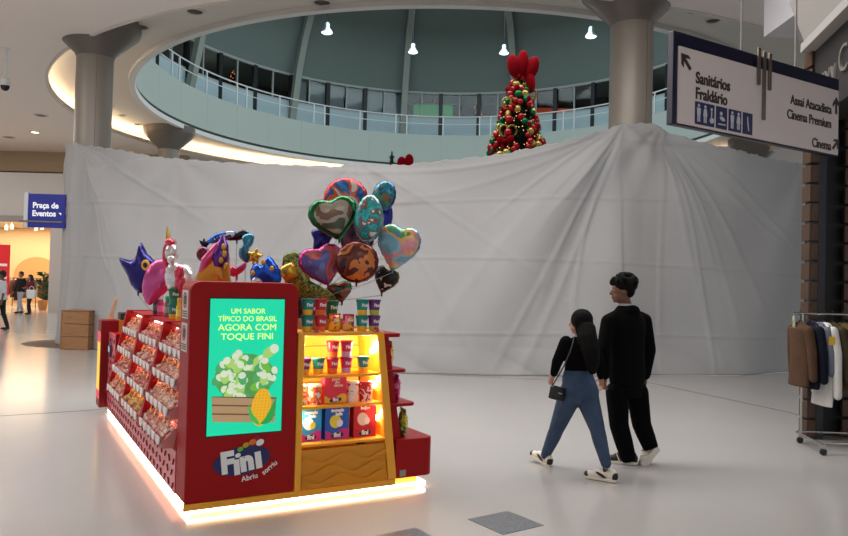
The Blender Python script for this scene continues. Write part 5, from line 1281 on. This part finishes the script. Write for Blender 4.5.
text('lettering', 'Cinema Premium', 0.115, brown, sign, (SL - 0.15, fy, 0.275), align='RIGHT', bold=0.0016, ext=0.003, sx=0.84)
text('lettering', 'Cinema', 0.115, brown, sign, (SL - 0.15, fy, 0.075), align='RIGHT', bold=0.0016, ext=0.003, sx=0.84)
def arrow(x, z, s_, ang):
    m = MB(); c, n = math.cos(ang), math.sin(ang)
    def T(p): return (x + (p[0] * c - p[1] * n) * s_, z + (p[0] * n + p[1] * c) * s_)
    m.prism([T(p) for p in ((-0.09, -0.5), (0.09, -0.5), (0.09, 0.25), (-0.09, 0.25))], fy - 0.003, fy + 0.004, 'xz')
    m.prism([T(p) for p in ((0, 0.52), (-0.36, 0.12), (-0.36, -0.1), (0, 0.27), (0.36, -0.1), (0.36, 0.12))], fy - 0.004, fy + 0.004, 'xz')
    m.build('arrow', brown, sign)
arrow(0.12, 0.49, 0.15, R(45)); arrow(SL - 0.075, 0.455, 0.15, 0); arrow(SL - 0.075, 0.105, 0.13, R(-45))
px = 0.235
picw = M('pictogram_white', (206, 206, 214), rough=0.5); picn = M('pictogram_navy', (28, 30, 84), rough=0.4)
for wdt, kinds in ((0.23, 'ppc'), (0.135, 'b'), (0.16, 'pp'), (0.125, 's')):
    MB().box(px, px + wdt, fy - 0.003, fy + 0.004, 0.03, 0.205).build('pictogram_square', picn, sign, bevel=0.002)
    n = len(kinds)
    for q, kd in enumerate(kinds):
        cx_ = px + wdt * (q + 0.5) / n; m = MB(); y0, y1 = fy - 0.006, fy - 0.002
        if kd == 'p':
            m.prism(oval(cx_, 0.175, 0.013, 0.014, 0, 10), y0, y1, 'xz'); m.prism([(cx_ - 0.024, 0.10), (cx_ + 0.024, 0.10), (cx_ + 0.016, 0.157), (cx_ - 0.016, 0.157)] if q % 2 else [(cx_ - 0.018, 0.10), (cx_ + 0.018, 0.10), (cx_ + 0.022, 0.157), (cx_ - 0.022, 0.157)], y0, y1, 'xz')
            for sx in (-0.01, 0.01): m.prism([(cx_ + sx - 0.006, 0.05), (cx_ + sx + 0.006, 0.05), (cx_ + sx + 0.006, 0.1), (cx_ + sx - 0.006, 0.1)], y0, y1, 'xz')
        elif kd == 'b':
            m.prism(oval(cx_ - 0.01, 0.15, 0.016, 0.016, 0, 10), y0, y1, 'xz'); m.prism(oval(cx_ + 0.005, 0.11, 0.034, 0.016, -0.3, 12), y0, y1, 'xz'); m.prism([(cx_ - 0.045, 0.06), (cx_ + 0.045, 0.06), (cx_ + 0.045, 0.07), (cx_ - 0.045, 0.07)], y0, y1, 'xz')
        elif kd == 'c':
            m.prism(oval(cx_, 0.165, 0.012, 0.012, 0, 10), y0, y1, 'xz'); m.prism([(cx_ - 0.006, 0.09), (cx_ + 0.006, 0.09), (cx_ + 0.006, 0.15), (cx_ - 0.006, 0.15)], y0, y1, 'xz'); m.prism([(cx_, 0.09), (cx_ + 0.03, 0.085), (cx_ + 0.03, 0.095), (cx_, 0.1)], y0, y1, 'xz'); m.prism(oval(cx_ + 0.004, 0.078, 0.025, 0.022, 0, 14), y0, y1, 'xz')
        else:
            m.prism([(cx_ - 0.012, 0.17), (cx_ - 0.002, 0.175), (cx_ + 0.004, 0.12), (cx_ + 0.016, 0.06), (cx_ + 0.006, 0.055), (cx_ - 0.008, 0.11)], y0, y1, 'xz')
        m.build('pictogram', picw, sign)
    px += wdt + 0.022
# ---- square sign by the wrapped column
p = at(46.5, 211, 17.3)
ps = thing('projecting_sign', 'small blue square sign bracketed to the cloth-wrapped column', 'sign', (p.x, 17.3, p.z), R(3))
MB().box(-0.40, 0.44, -0.05, 0.05, -0.395, 0.395).build('sign_box', M('sign_blue', (26, 34, 122), rough=0.35, emit=0.12, ecol=(40, 50, 190)), ps, bevel=0.008)
MB().box(-0.49, -0.40, -0.06, 0.06, -0.40, 0.42).build('side_edge', M('sign_edge', (200, 204, 210), rough=0.5), ps)
psw = M('sign_text_white', (236, 238, 244), emit=0.35)
text('lettering', 'Praça de', 0.185, psw, ps, (0.0, -0.054, 0.12), bold=0.006, sx=0.92); text('lettering', 'Eventos', 0.185, psw, ps, (-0.03, -0.054, -0.07), bold=0.006, sx=0.92)
MB().prism([(0.30, -0.04), (0.36, -0.10), (0.36, -0.04)], -0.056, -0.05, 'xz').build('arrow', psw, ps)
MB().box(-0.58, 0.40, -0.075, -0.05, -0.275, -0.235).build('clip_bar', M('brushed_steel'), ps)
MB().box(0.44, 0.62, -0.02, 0.02, -0.10, 0.10).build('bracket', M('bracket_grey', (130, 130, 134), rough=0.4, metal=0.5), ps)

# ================================================================ DARK SHOPFRONT (right)
black_m = M('shopfront_black', (18, 18, 20), rough=0.55)
slat_m = wood_mat('slat_wood', (62, 42, 30), (84, 60, 42), 3, (12, 1, 1))
wall_r = MB().box(4.5, 8.0, 8.62, 8.75, 0, 4.6).build('wall_right', black_m); structure(wall_r)
MB().box(4.455, 4.535, 8.36, 8.62, 0, 4.4).build('steel_post', M('post_grey', (52, 52, 56), rough=0.5, metal=0.3), wall_r)
blk = MB().box(0, 0.105, 0, 0.18, 0, 0.19).mesh('wood_block', slat_m, bevel=0.004)
slt = MB().box(0.0, 2.6, 0.0, 0.05, 0, 0.19).mesh('wood_slat', slat_m, bevel=0.004)
z = 0.02
while z < 4.25:
    link_mesh('wood_block', blk, wall_r, (4.355, 8.37, z)); link_mesh('wood_slat', slt, wall_r, (4.83, 8.5, z)); z += 0.222
# overhanging fascia that runs towards the viewer, with cornice and outlined letters
q0 = Vector((4.34, 8.42, 0)); qd = Vector((-0.26, -1.32, 0)).normalized(); qang = math.atan2(qd.y, qd.x)   # local x runs towards the camera
fas = MB().box(0.0, 6.0, 0.06, 0.9, 3.62, 5.0).build('fascia_box', M('fascia_dark', (36, 34, 34), rough=0.7), wall_r, loc=q0, rot=(0, 0, qang))
cor = M('cornice_grey', (160, 156, 152), rough=0.7)
MB().box(-0.02, 6.0, -0.08, 0.5, 4.40, 4.50).build('cornice', cor, fas)
MB().prism([(-0.02, 4.5), (0.3, 4.5), (0.3, 5.2), (-0.2, 5.2), (-0.2, 5.0)], -0.05, 6.0, 'yz').build('cornice', cor, fas)
lt = M('fascia_letters', (120, 116, 110), rough=0.5)
text('shop_lettering', 'UNV', 0.26, lt, fas, (0.22, 0.05, 3.96), align='LEFT', bold=-0.004, ext=0.015)
text('shop_lettering', 'CE', 0.40, lt, fas, (0.84, 0.05, 4.02), align='LEFT', bold=-0.004, ext=0.015)
# white bulkhead of the shop row higher up
bh = MB().box(5.45, 8.0, -10, 12.0, 5.8, 7.25).build('trim_4', M('bulkhead_white', (206, 206, 210), rough=0.7)); structure(bh)

# ---- clothes rail in front of it
ra = Vector((4.12, 8.12, 0)); rdir = Vector((1.0, -0.10, 0)).normalized(); rang = math.atan2(rdir.y, rdir.x)
chrome = M('chrome', (180, 176, 170), rough=0.18, metal=0.95)
rk = thing('clothes_rail', 'chrome wheeled clothes rail in front of the dark shopfront', 'clothes rail', ra, rang)
MB().tube([(-0.06, 0, 1.42), (1.6, 0, 1.42)], 0.014, 10).build('top_rail', chrome, rk, smooth=True)
for x in (0.04, 1.5):
    MB().tube([(x, 0, 0.10), (x, 0, 1.42)], 0.014, 10).build('upright', chrome, rk, smooth=True)
    MB().tube([(x, -0.58, 0.10), (x, 0.12, 0.10)], 0.015, 10).build('foot_bar', chrome, rk, smooth=True)
    for y in (-0.56, 0.02):
        MB().lathe([(0.035, -0.012), (0.035, 0.012)], 14).build('castor', dark_m, rk, loc=(x, y, 0.036), rot=(PI / 2, 0, 0.3))
        MB().box(x - 0.012, x + 0.012, y - 0.012, y + 0.012, 0.06, 0.10).build('castor_fork', chrome, rk)
MB().tube([(0.04, -0.5, 0.115), (1.5, -0.5, 0.115)], 0.012, 8).build('base_rail', chrome, rk, smooth=True)
MB().tube([(0.04, 0.1, 0.115), (1.5, 0.1, 0.115)], 0.012, 8).build('base_rail', chrome, rk, smooth=True)
def garment(s_, length, width, col, label, puffy=False, sleeves=True, tagc=None, thick=0.05, yaw=10):
    t = thing('hanging_garment', label, 'garment', ra + rdir * s_ + Vector((0, 0, 1.42)), rang + R(yaw), 'garments on the chrome rail')
    m_ = M('garment_%d_%d_%d' % col, col, rough=0.9, bump=(26, 0.4), noise=(4, 0.12), spec=0.2)
    m = MB(); hw = width / 2; z0 = -0.09
    secs = [(z0 - 0.0, 0.07, 0.035), (z0 - 0.03, hw * 0.55, 0.05), (z0 - 0.075, hw * 0.95, thick), (z0 - 0.25, hw * 0.92, thick * 1.15), (z0 - length * 0.7, hw * 0.95, thick * 1.1), (z0 - length, hw * 1.0, thick)]
    m.loft([((0.015 * math.sin(i * 2.2), 0, z), (0, w_, 0), (d, 0, 0)) for i, (z, w_, d) in enumerate(secs)])
    if puffy:
        for i in range(8): m.ell((0, 0, z0 - 0.12 - i * (length - 0.14) / 7.5), (thick * 1.35, hw * 1.0, 0.045), 16, 8)
    skin(m, 'cloth', m_, t, 0.011, 2)
    if sleeves:
        for sd in (-1, 1):
            a = MB(); a.caps((0, sd * hw * 0.88, z0 - 0.09), (0.02, sd * hw * 1.1, z0 - 0.32), 0.055, 0.052); a.caps((0.02, sd * hw * 1.1, z0 - 0.32), (0.035, sd * hw * 1.12, z0 - length * 0.86), 0.052, 0.042)
            if puffy:
                for i in range(5): a.ell((0.02, sd * hw * 1.08, z0 - 0.16 - 0.09 * i), (0.066, 0.062, 0.042), 12, 7)
            skin(a, 'sleeve', m_, t, 0.011, 2)
    h = MB(); h.tube([(0, 0, -0.07), (0, 0, -0.02), (0, 0.0, 0.0), (0, 0.018, 0.02), (0, 0.0, 0.032), (0, -0.018, 0.02)], 0.004, 6); h.tube([(0, -hw * 0.8, -0.15), (0, 0, -0.07), (0, hw * 0.8, -0.15)], 0.007, 6)
    h.build('hanger', dark_m, t, smooth=True)
    if tagc:
        MB().box(-0.035, 0.035, -hw * 1.35 - 0.003, -hw * 1.35, z0 - 0.23, z0 - 0.14).build('price_tag', M('tag_yellow', tagc, rough=0.5), t)
    return t
garment(0.02, 0.70, 0.34, (84, 62, 47), 'brown wool jacket at the left end of the clothes rail', thick=0.07, yaw=10)
garment(0.13, 0.72, 0.36, (22, 24, 38), 'navy jacket second on the clothes rail, beside the brown one', thick=0.065, yaw=8)
garment(0.20, 0.62, 0.36, (110, 116, 130), 'grey-blue shirt between the navy jacket and the white garment', thick=0.04, tagc=(236, 190, 30), yaw=12)
garment(0.265, 0.90, 0.38, (220, 216, 212), 'long white garment hanging lowest on the clothes rail', thick=0.05, yaw=8)
garment(0.35, 0.70, 0.38, (66, 56, 40), 'dark olive coat right of the white garment', thick=0.05, yaw=12)
garment(0.46, 0.72, 0.42, (92, 74, 42), 'olive quilted puffer jacket on the clothes rail', puffy=True, thick=0.075, tagc=(236, 190, 30), yaw=8)
garment(0.60, 0.66, 0.40, (116, 108, 104), 'grey jacket at the right edge of the picture on the clothes rail', tagc=(236, 190, 30), yaw=12)
# patterned hang-tag at the rail's end
t = thing('hang_tag', 'patterned paper tag dangling from the left end of the clothes rail', 'tag', ra + rdir * -0.05 + Vector((0, 0, 1.40)), rang)
MB().prism([(-0.035, -0.22), (0.035, -0.22), (0.035, -0.02), (0.0, 0.0), (-0.035, -0.02)], -0.003, 0.003, 'yz').build('card', print_mat('tag_print', [(90, 110, 90), (200, 190, 120), (60, 80, 100), (220, 220, 200)], 40, 0.5, 0), t)
MB().tube([(0, 0, -0.01), (0, 0, 0.02)], 0.003, 6).build('string', rail_m, t)

# ================================================================ BIG DECORATED TREE
tc = at(518, 120, 26.5); TX, TY = tc.x, 26.5; TH, TR = 9.3, 2.7
xt = thing('christmas_tree', 'tall Christmas tree with red bows and red, green and gold baubles inside the square', 'christmas tree', (TX, TY, 0))
rnd = random.Random(21)
fo = MB(); fo.lathe([(TR * 0.8, 0.5), (TR * 0.42, TH * 0.5), (0.06, TH * 0.99)], 24)
def tr_r(z): return TR * (1 - z / TH) ** 0.92
for i in range(9000):
    z = 4.5 + (TH - 4.5) * (1 - math.sqrt(rnd.random())) if i % 4 else rnd.random() * 4.5
    a = rnd.random() * 2 * PI; r = tr_r(z) * (0.86 + 0.12 * rnd.random())
    c = Vector((r * math.cos(a), r * math.sin(a), z)); d = Vector((math.cos(a), math.sin(a), rnd.uniform(-0.5, 0.6))) * rnd.uniform(0.12, 0.26); s_ = Vector((-math.sin(a), math.cos(a), rnd.uniform(-.4, .4))) * 0.035
    fo.add([c - s_, c + s_, c + d], [(0, 1, 2)])
tag(fo.build('foliage', M('tree_green', (34, 44, 26), rough=0.85, noise=(3, 0.3)), xt, fix=False), kind='stuff')
MB().lathe([(0.25, 0), (0.25, 0.6)], 12).build('trunk', M('trunk'), xt)
bcol = {'red_baubles': (190, 16, 28), 'green_baubles': (10, 110, 56), 'gold_baubles': (206, 170, 80)}
bms = {k: MB() for k in bcol}
names = list(bcol)
for i in range(430):
    z = 0.6 + (TH - 0.9) * (1 - rnd.random() ** 0.75) if i % 3 else 5 + 4.2 * rnd.random() ** 1.6
    a = rnd.random() * 2 * PI; r = tr_r(z) + 0.06
    bms[names[i % 3]].ell((r * math.cos(a), r * math.sin(a), z), rnd.uniform(0.11, 0.155), 10, 7)
for k in names: tag(bms[k].build(k, M('tree_' + k, bcol[k], rough=0.22, metal=0.35), xt, smooth=True, fix=False), kind='stuff')
fl = MB()
for i in range(700):
    z = 0.6 + (TH - 0.8) * rnd.random(); a = rnd.random() * 2 * PI; r = tr_r(z) + 0.07
    fl.ell((r * math.cos(a), r * math.sin(a), z), 0.017, 4, 3)
tag(fl.build('fairy_lights', M('tree_lights', (255, 190, 120), emit=2.0), xt, fix=False), kind='stuff')
bow_m = M('bow_red', (150, 6, 18), rough=0.95, bump=(8, 0.2), spec=0.1)
gr_m = M('gold_ribbon', (190, 150, 60), rough=0.35, metal=0.6)
def bow(p, k, out):
    o_ = Vector(out).normalized(); sd = Vector((0, 0, 1)).cross(o_).normalized(); rot = Matrix((sd, o_, Vector((0, 0, 1)))).transposed()
    m = MB()
    for s_ in (-1, 1):
        m.ell(Vector(p) + sd * s_ * 0.26 * k + Vector((0, 0, 0.10 * k)), (0.26 * k, 0.10 * k, 0.17 * k), 12, 8, rot @ Matrix.Rotation(-s_ * 0.35, 3, 'Y'))
        m.ell(Vector(p) + sd * s_ * 0.14 * k - Vector((0, 0, 0.32 * k)), (0.09 * k, 0.04 * k, 0.34 * k), 12, 8, rot @ Matrix.Rotation(s_ * 0.25, 3, 'Y'))
    m.ell(Vector(p) + o_ * 0.05 * k, 0.11 * k, 10, 7)
    m.build('bow', bow_m, xt, smooth=True)
for (u, v) in ((515, 85), (510, 106), (506, 140), (534, 97), (536, 125), (494, 147), (545, 142)):
    zz = (at(u, v, TY - 1.0)).z; x_ = at(u, v, TY - 1.0).x - TX; r = tr_r(zz) + 0.08; x_ = max(-r * 0.95, min(r * 0.95, x_)); y_ = -math.sqrt(max(0, r * r - x_ * x_)); bow((x_, y_, zz), 0.68, (x_, y_, 0.2))
for (u, v) in ((513, 99), (509, 129), (532, 88)):
    zz = at(u, v, TY - 1).z; x_ = at(u, v, TY - 1).x - TX; r = tr_r(zz) + 0.05; x_ = max(-r * .95, min(r * .95, x_)); y_ = -math.sqrt(max(0, r * r - x_ * x_))
    for sd in (-1, 1): MB().tube([Vector((x_ + sd * 0.14 + 0.16 * math.cos(t), y_ - 0.05, zz + 0.2 * math.sin(t))) for t in [2 * PI * i / 14 for i in range(15)]], 0.035, 6).build('gold_ribbon_loop', gr_m, xt, smooth=True)
# big velvet bow at the top: three tall lobes and a hanging tail
zt_ = TH
for (x, z, rx, rz, tl) in ((-0.22, 0.2, 0.23, 0.42, -0.2), (0.1, 0.3, 0.22, 0.48, 0.05), (0.44, 0.14, 0.24, 0.44, 0.3), (0.40, -0.35, 0.17, 0.42, -0.1)):
    MB().ell((0, 0, 0), (rx, 0.24, rz), 16, 10).build('top_bow_lobe', bow_m, xt, smooth=True, loc=(x, -0.15, zt_ + z), rot=(0, tl, 0))
# small tree tips and a bow showing over the cloth
p = at(392, 152, 22.0)
sp = thing('small_cone_tree', 'slim dark green cone tree tip peeking over the cloth below the gallery', 'christmas tree', (p.x, 22.0, 0))
m = MB(); m.lathe([(0.55, 0.3), (0.28, 2.9), (0.02, 5.55)], 14)
for i in range(900):
    z = 0.4 + 5.0 * rnd.random(); a = rnd.random() * 2 * PI; r = 0.55 * (1 - z / 5.6) + 0.0
    c = Vector((r * math.cos(a), r * math.sin(a), z)); d = Vector((math.cos(a), math.sin(a), 0.5)) * 0.1; s_ = Vector((-math.sin(a), math.cos(a), 0)) * 0.03; m.add([c - s_, c + s_, c + d], [(0, 1, 2)])
tag(m.build('foliage', M('small_tree_green', (44, 66, 50), rough=0.8), sp, fix=False), kind='stuff'); MB().lathe([(0.1, 0), (0.1, 0.4)], 10).build('trunk', M('trunk'), sp)
p = at(405, 163, 21.5)
rb = thing('red_bow_tree', 'red velvet bow on a slim pole just above the cloth edge', 'decoration', (p.x, 21.5, 0))
MB().lathe([(0.3, 0), (0.3, 0.04), (0.04, 0.06), (0.03, p.z)], 12).build('pole', dark_m, rb)
for (x, z, rx, rz) in ((-0.1, 0.02, 0.13, 0.17), (0.12, 0.08, 0.13, 0.19), (0.0, -0.2, 0.1, 0.2)): MB().ell((0, 0, 0), (rx, 0.09, rz), 12, 8).build('bow_lobe', bow_m, rb, smooth=True, loc=(x, 0, p.z + z))

# ================================================================ LAMPS
shade_m = M('lamp_metal', (170, 180, 186), rough=0.3, metal=0.7)
bulb_m = M('lamp_glow', (214, 240, 255), emit=3.5)
def dome_z(r): return interp([(0, 19.4), (5.0, 18.75), (9.0, 16.95), (11.1, 14.75), (12.6, 12.0)], r)
for (u, v, Y, lab) in ((327, 30, 26, 'leftmost pendant lamp hanging under the dome'), (413, 50, 30, 'pendant lamp hanging beside the dome rib, second from the left'), (504, 51, 30, 'pendant lamp hanging just left of the tree top bow'), (591, 34, 26, 'rightmost pendant lamp hanging under the dome by the beige column')):
    p = at(u, v, Y); t = thing('pendant_lamp', lab, 'pendant lamp', p, 0, 'pendant lamps under the dome')
    MB().lathe([(0.06, 0.26), (0.09, 0.22), (0.10, 0.08), (0.2, -0.06), (0.21, -0.1)], 18, cap=False).build('shade', shade_m, t, smooth=True)
    MB().lathe([(0.19, -0.09), (0.16, -0.12), (0.05, -0.14)], 16).build('bulb', bulb_m, t, smooth=True)
    zc = dome_z(math.hypot(p.x - CX, p.y - CY)) - p.z
    MB().tube([(0, 0, 0.24), (0, 0, zc)], 0.014, 6).build('cord', dark_m, t)
    l = bpy.data.lights.new('pendant_light', 'SPOT'); l.energy = 90; l.spot_size = R(120); l.color = (0.85, 0.95, 1.0); l.shadow_soft_size = 0.15
    lo = bpy.data.objects.new('pendant_light', l); COL.objects.link(lo); lo.parent = t; lo.location = (0, 0, -0.2)
# recessed downlights on the ring soffit
trimm = M('downlight_trim', (206, 198, 190), rough=0.4); well = M('downlight_well', (60, 54, 50), rough=0.5)
def downlight(x, y, z, label, group, r=0.17, on=False):
    t = thing('downlight', label, 'downlight', (x, y, z), 0, group)
    MB().lathe([(r, 0.0), (r, -0.02), (r * 0.78, -0.03), (r * 0.74, 0.0)], 22, cap=False).build('trim_ring', trimm, t, smooth=True)
    MB().lathe([(r * 0.76, -0.004), (0.001, -0.006)], 22, cap=False).build('lamp_face', M('downlight_on', (255, 244, 226), emit=8.0) if on else well, t)
    return t
rg = 'recessed downlights in the ring soffit'
for (u, v, r_, lab) in ((140, 26, 0.24, 'large eyeball downlight in the ring soffit just right of the taupe column capital'), (195, 11, 0.24, 'large eyeball downlight in the ring soffit, second from the taupe column'),
        (322, 2, 0.24, 'large eyeball downlight at the picture top, above the leftmost pendant'), (694, 10, 0.2, 'eyeball downlight in the ring soffit right of the beige column capital'), (713, 20, 0.2, 'eyeball downlight in the ring soffit just above the hanging sign'),
        (110, 105, 0.15, 'small downlight right beside the taupe column shaft, first of the far row'), (122, 115, 0.16, 'small downlight in the far soffit, second from the taupe column'), (138, 124, 0.16, 'small downlight in the far soffit, third from the taupe column'), (153, 131, 0.16, 'small downlight in the far soffit just left of the far flared capital'),
        (204, 147, 0.17, 'small downlight in the far soffit, first right of the far flared capital'), (230, 153, 0.17, 'small downlight in the far soffit, second right of the far flared capital'), (256, 159, 0.18, 'small downlight in the far soffit, third right of the far flared capital'), (281, 164, 0.18, 'small downlight in the far soffit, fourth right of the far flared capital')):
    d = CAMROT @ Vector(((u - 424) / FPX, (268 - v) / FPX, -1)); p = Vector((0, 0, CAMH)) + d * ((7.8 - CAMH) / d.z)
    downlight(p.x, p.y, 7.8, lab, rg, r_)
for (u, v, lab) in ((35, 132, 'lit round downlight in the ceiling above the blue square sign'), ):
    d = CAMROT @ Vector(((u - 424) / FPX, (268 - v) / FPX, -1)); p = Vector((0, 0, CAMH)) + d * ((7.25 - CAMH) / d.z)
    downlight(p.x, p.y, 7.25, lab, 'ceiling downlights', 0.2, True)
for (u, v, lab) in ((41, 115, 'unlit flat downlight in the ceiling left of the taupe column'), (9, 137, 'long flat ceiling grille at the far left'), ):
    d = CAMROT @ Vector(((u - 424) / FPX, (268 - v) / FPX, -1)); p = Vector((0, 0, CAMH)) + d * ((7.25 - CAMH) / d.z)
    downlight(p.x, p.y, 7.25, lab, 'ceiling downlights', 0.24)
# dome camera on a rod
d = CAMROT @ Vector(((5 - 424) / FPX, (268 - 85) / FPX, -1)); p = Vector((0, 0, CAMH)) + d * (18.4 / d.y)
t = thing('security_camera', 'white dome security camera on a ceiling rod at the left edge', 'camera', p)
MB().tube([(0, 0, 0.1), (0, 0, 7.25 - p.z)], 0.03, 8).build('rod', rail_m, t)
MB().lathe([(0.03, 0.2), (0.10, 0.15), (0.125, 0.03), (0.125, -0.02)], 18).build('housing', rail_m, t, smooth=True)
MB().ell((0, 0, -0.03), (0.11, 0.11, 0.12), 16, 10).build('lens_dome', M('lens_black', (16, 16, 18), rough=0.15), t, smooth=True)
MB().lathe([(0.09, 7.23 - p.z), (0.09, 7.25 - p.z)], 16).build('ceiling_plate', rail_m, t)

# ================================================================ INSIDE THE LIT SHOP
for k in range(6):
    x = -17.6 - 0.7 * k; t = thing('track_spot', 'small bright spotlight under the lit shop ceiling, %s from the pier' % ('first', 'second', 'third', 'fourth', 'fifth', 'sixth')[k], 'spotlight', (x, 34 + 0.8 * (k % 2), 3.98), 0, 'spotlights of the lit shop')
    MB().tube([(0, 0, 0.02), (0, 0, -0.12)], 0.02, 6).build('stem', white_m, t); MB().lathe([(0.07, -0.3), (0.08, -0.12)], 12).build('can', white_m, t)
    MB().lathe([(0.065, -0.305), (0.01, -0.306)], 12).build('lamp_face', M('spot_on', (255, 226, 180), emit=25.0), t)
gnames = ['brown-grey', 'tan', 'charcoal', 'pale grey', 'rust', 'grey-green', 'cream', 'black']
gcols = [(96, 84, 76), (150, 130, 110), (60, 56, 60), (190, 180, 170), (120, 70, 60), (70, 80, 76), (206, 196, 180), (44, 40, 42)]
ri = 0
for (x0, y, lab) in ((-19.5, 33.7, 'low clothes rack nearest the pier inside the lit shop'), (-18.1, 34.6, 'clothes rack behind the leafy plant in the lit shop'), (-21.2, 34.9, 'clothes rack in the middle of the lit shop'), (-20.3, 36.6, 'clothes rack before the arch in the lit shop'), (-22.6, 37.4, 'clothes rack at the back left of the lit shop')):
    t = thing('clothes_rack', lab, 'clothes rail', (x0, y, 0), 0, 'racks inside the lit shop')
    MB().tube([(0, 0, 0), (0, 0, 1.4), (1.5, 0, 1.4), (1.5, 0, 0)], 0.02, 6).build('frame', dark_m, t)
    for k in range(8):
        c = gcols[(k * 3 + ri) % 8]; gx = x0 + 0.14 + 0.175 * k
        g = thing('hanging_garment', '%s garment on the %s' % (gnames[(k * 3 + ri) % 8], lab), 'garment', (gx, y, 1.4), 0, 'garments on the racks of the lit shop')
        m = MB(); L = 0.75 + 0.25 * ((k * 7) % 3) / 2
        m.loft([((0, 0, -0.04), (0.03, 0, 0), (0, 0.06, 0)), ((0, 0, -0.1), (0.05, 0, 0), (0, 0.2, 0)), ((0, 0, -L * 0.6), (0.06, 0, 0), (0, 0.22, 0)), ((0, 0, -L), (0.055, 0, 0), (0, 0.24, 0))]); m.build('cloth', M('shopcloth_%d' % c[0], c, rough=0.9), g, smooth=True)
        MB().tube([(0, 0, -0.06), (0, 0, 0.03)], 0.008, 5).build('hook', dark_m, g)
    ri += 1
# leafy plant by the pier, red sign at the far left
pp = at(43, 300, 33.2)
t = thing('potted_plant', 'tall dark green leafy plant inside the lit shop beside the pier', 'plant', (pp.x, 33.2, 0))
MB().lathe([(0.16, 0), (0.22, 0.45), (0.2, 0.45)], 16).build('pot', M('pot_tan', (170, 120, 80)), t, smooth=True)
m = MB()
for i in range(70):
    a = rnd.random() * 2 * PI; z0 = 0.45 + rnd.random() * 1.2; L = 0.18 + 0.16 * rnd.random(); d = Vector((math.cos(a), math.sin(a), 0)); s_ = Vector((-math.sin(a), math.cos(a), 0)) * 0.06; b0 = Vector((0, 0, z0)) + d * 0.05
    m.add([b0, b0 + d * L * 0.5 - s_ + Vector((0, 0, 0.15)), b0 + d * L * 0.5 + s_ + Vector((0, 0, 0.15)), b0 + d * L + Vector((0, 0, 0.1))], [(0, 1, 3), (0, 3, 2)])
tag(m.build('leaves', M('plant_leaf', (36, 70, 36), rough=0.6), t, fix=False), kind='stuff'); MB().tube([(0, 0, 0.3), (0.02, 0, 1.6)], 0.025, 6).build('stem', M('trunk'), t)
pr = at(1.0, 268, 29)
t = thing('red_banner', 'red shop banner at the far left edge beside the lit shop', 'banner', (pr.x - 0.28, 29.2, 0))
MB().box(-0.5, 0.5, -0.03, 0.03, 0.75, 2.75).build('panel', M('banner_red', (206, 30, 36), rough=0.5, emit=0.3), t, bevel=0.01)
MB().box(-0.03, 0.03, -0.03, 0.03, 0, 0.75).build('pole', dark_m, t); MB().box(-0.3, 0.3, -0.2, 0.2, 0, 0.03).build('base', dark_m, t)
for z in (1.4, 1.9): MB().box(0.1, 0.42, -0.036, -0.03, z, z + 0.1).build('printed_line', whitep, t)
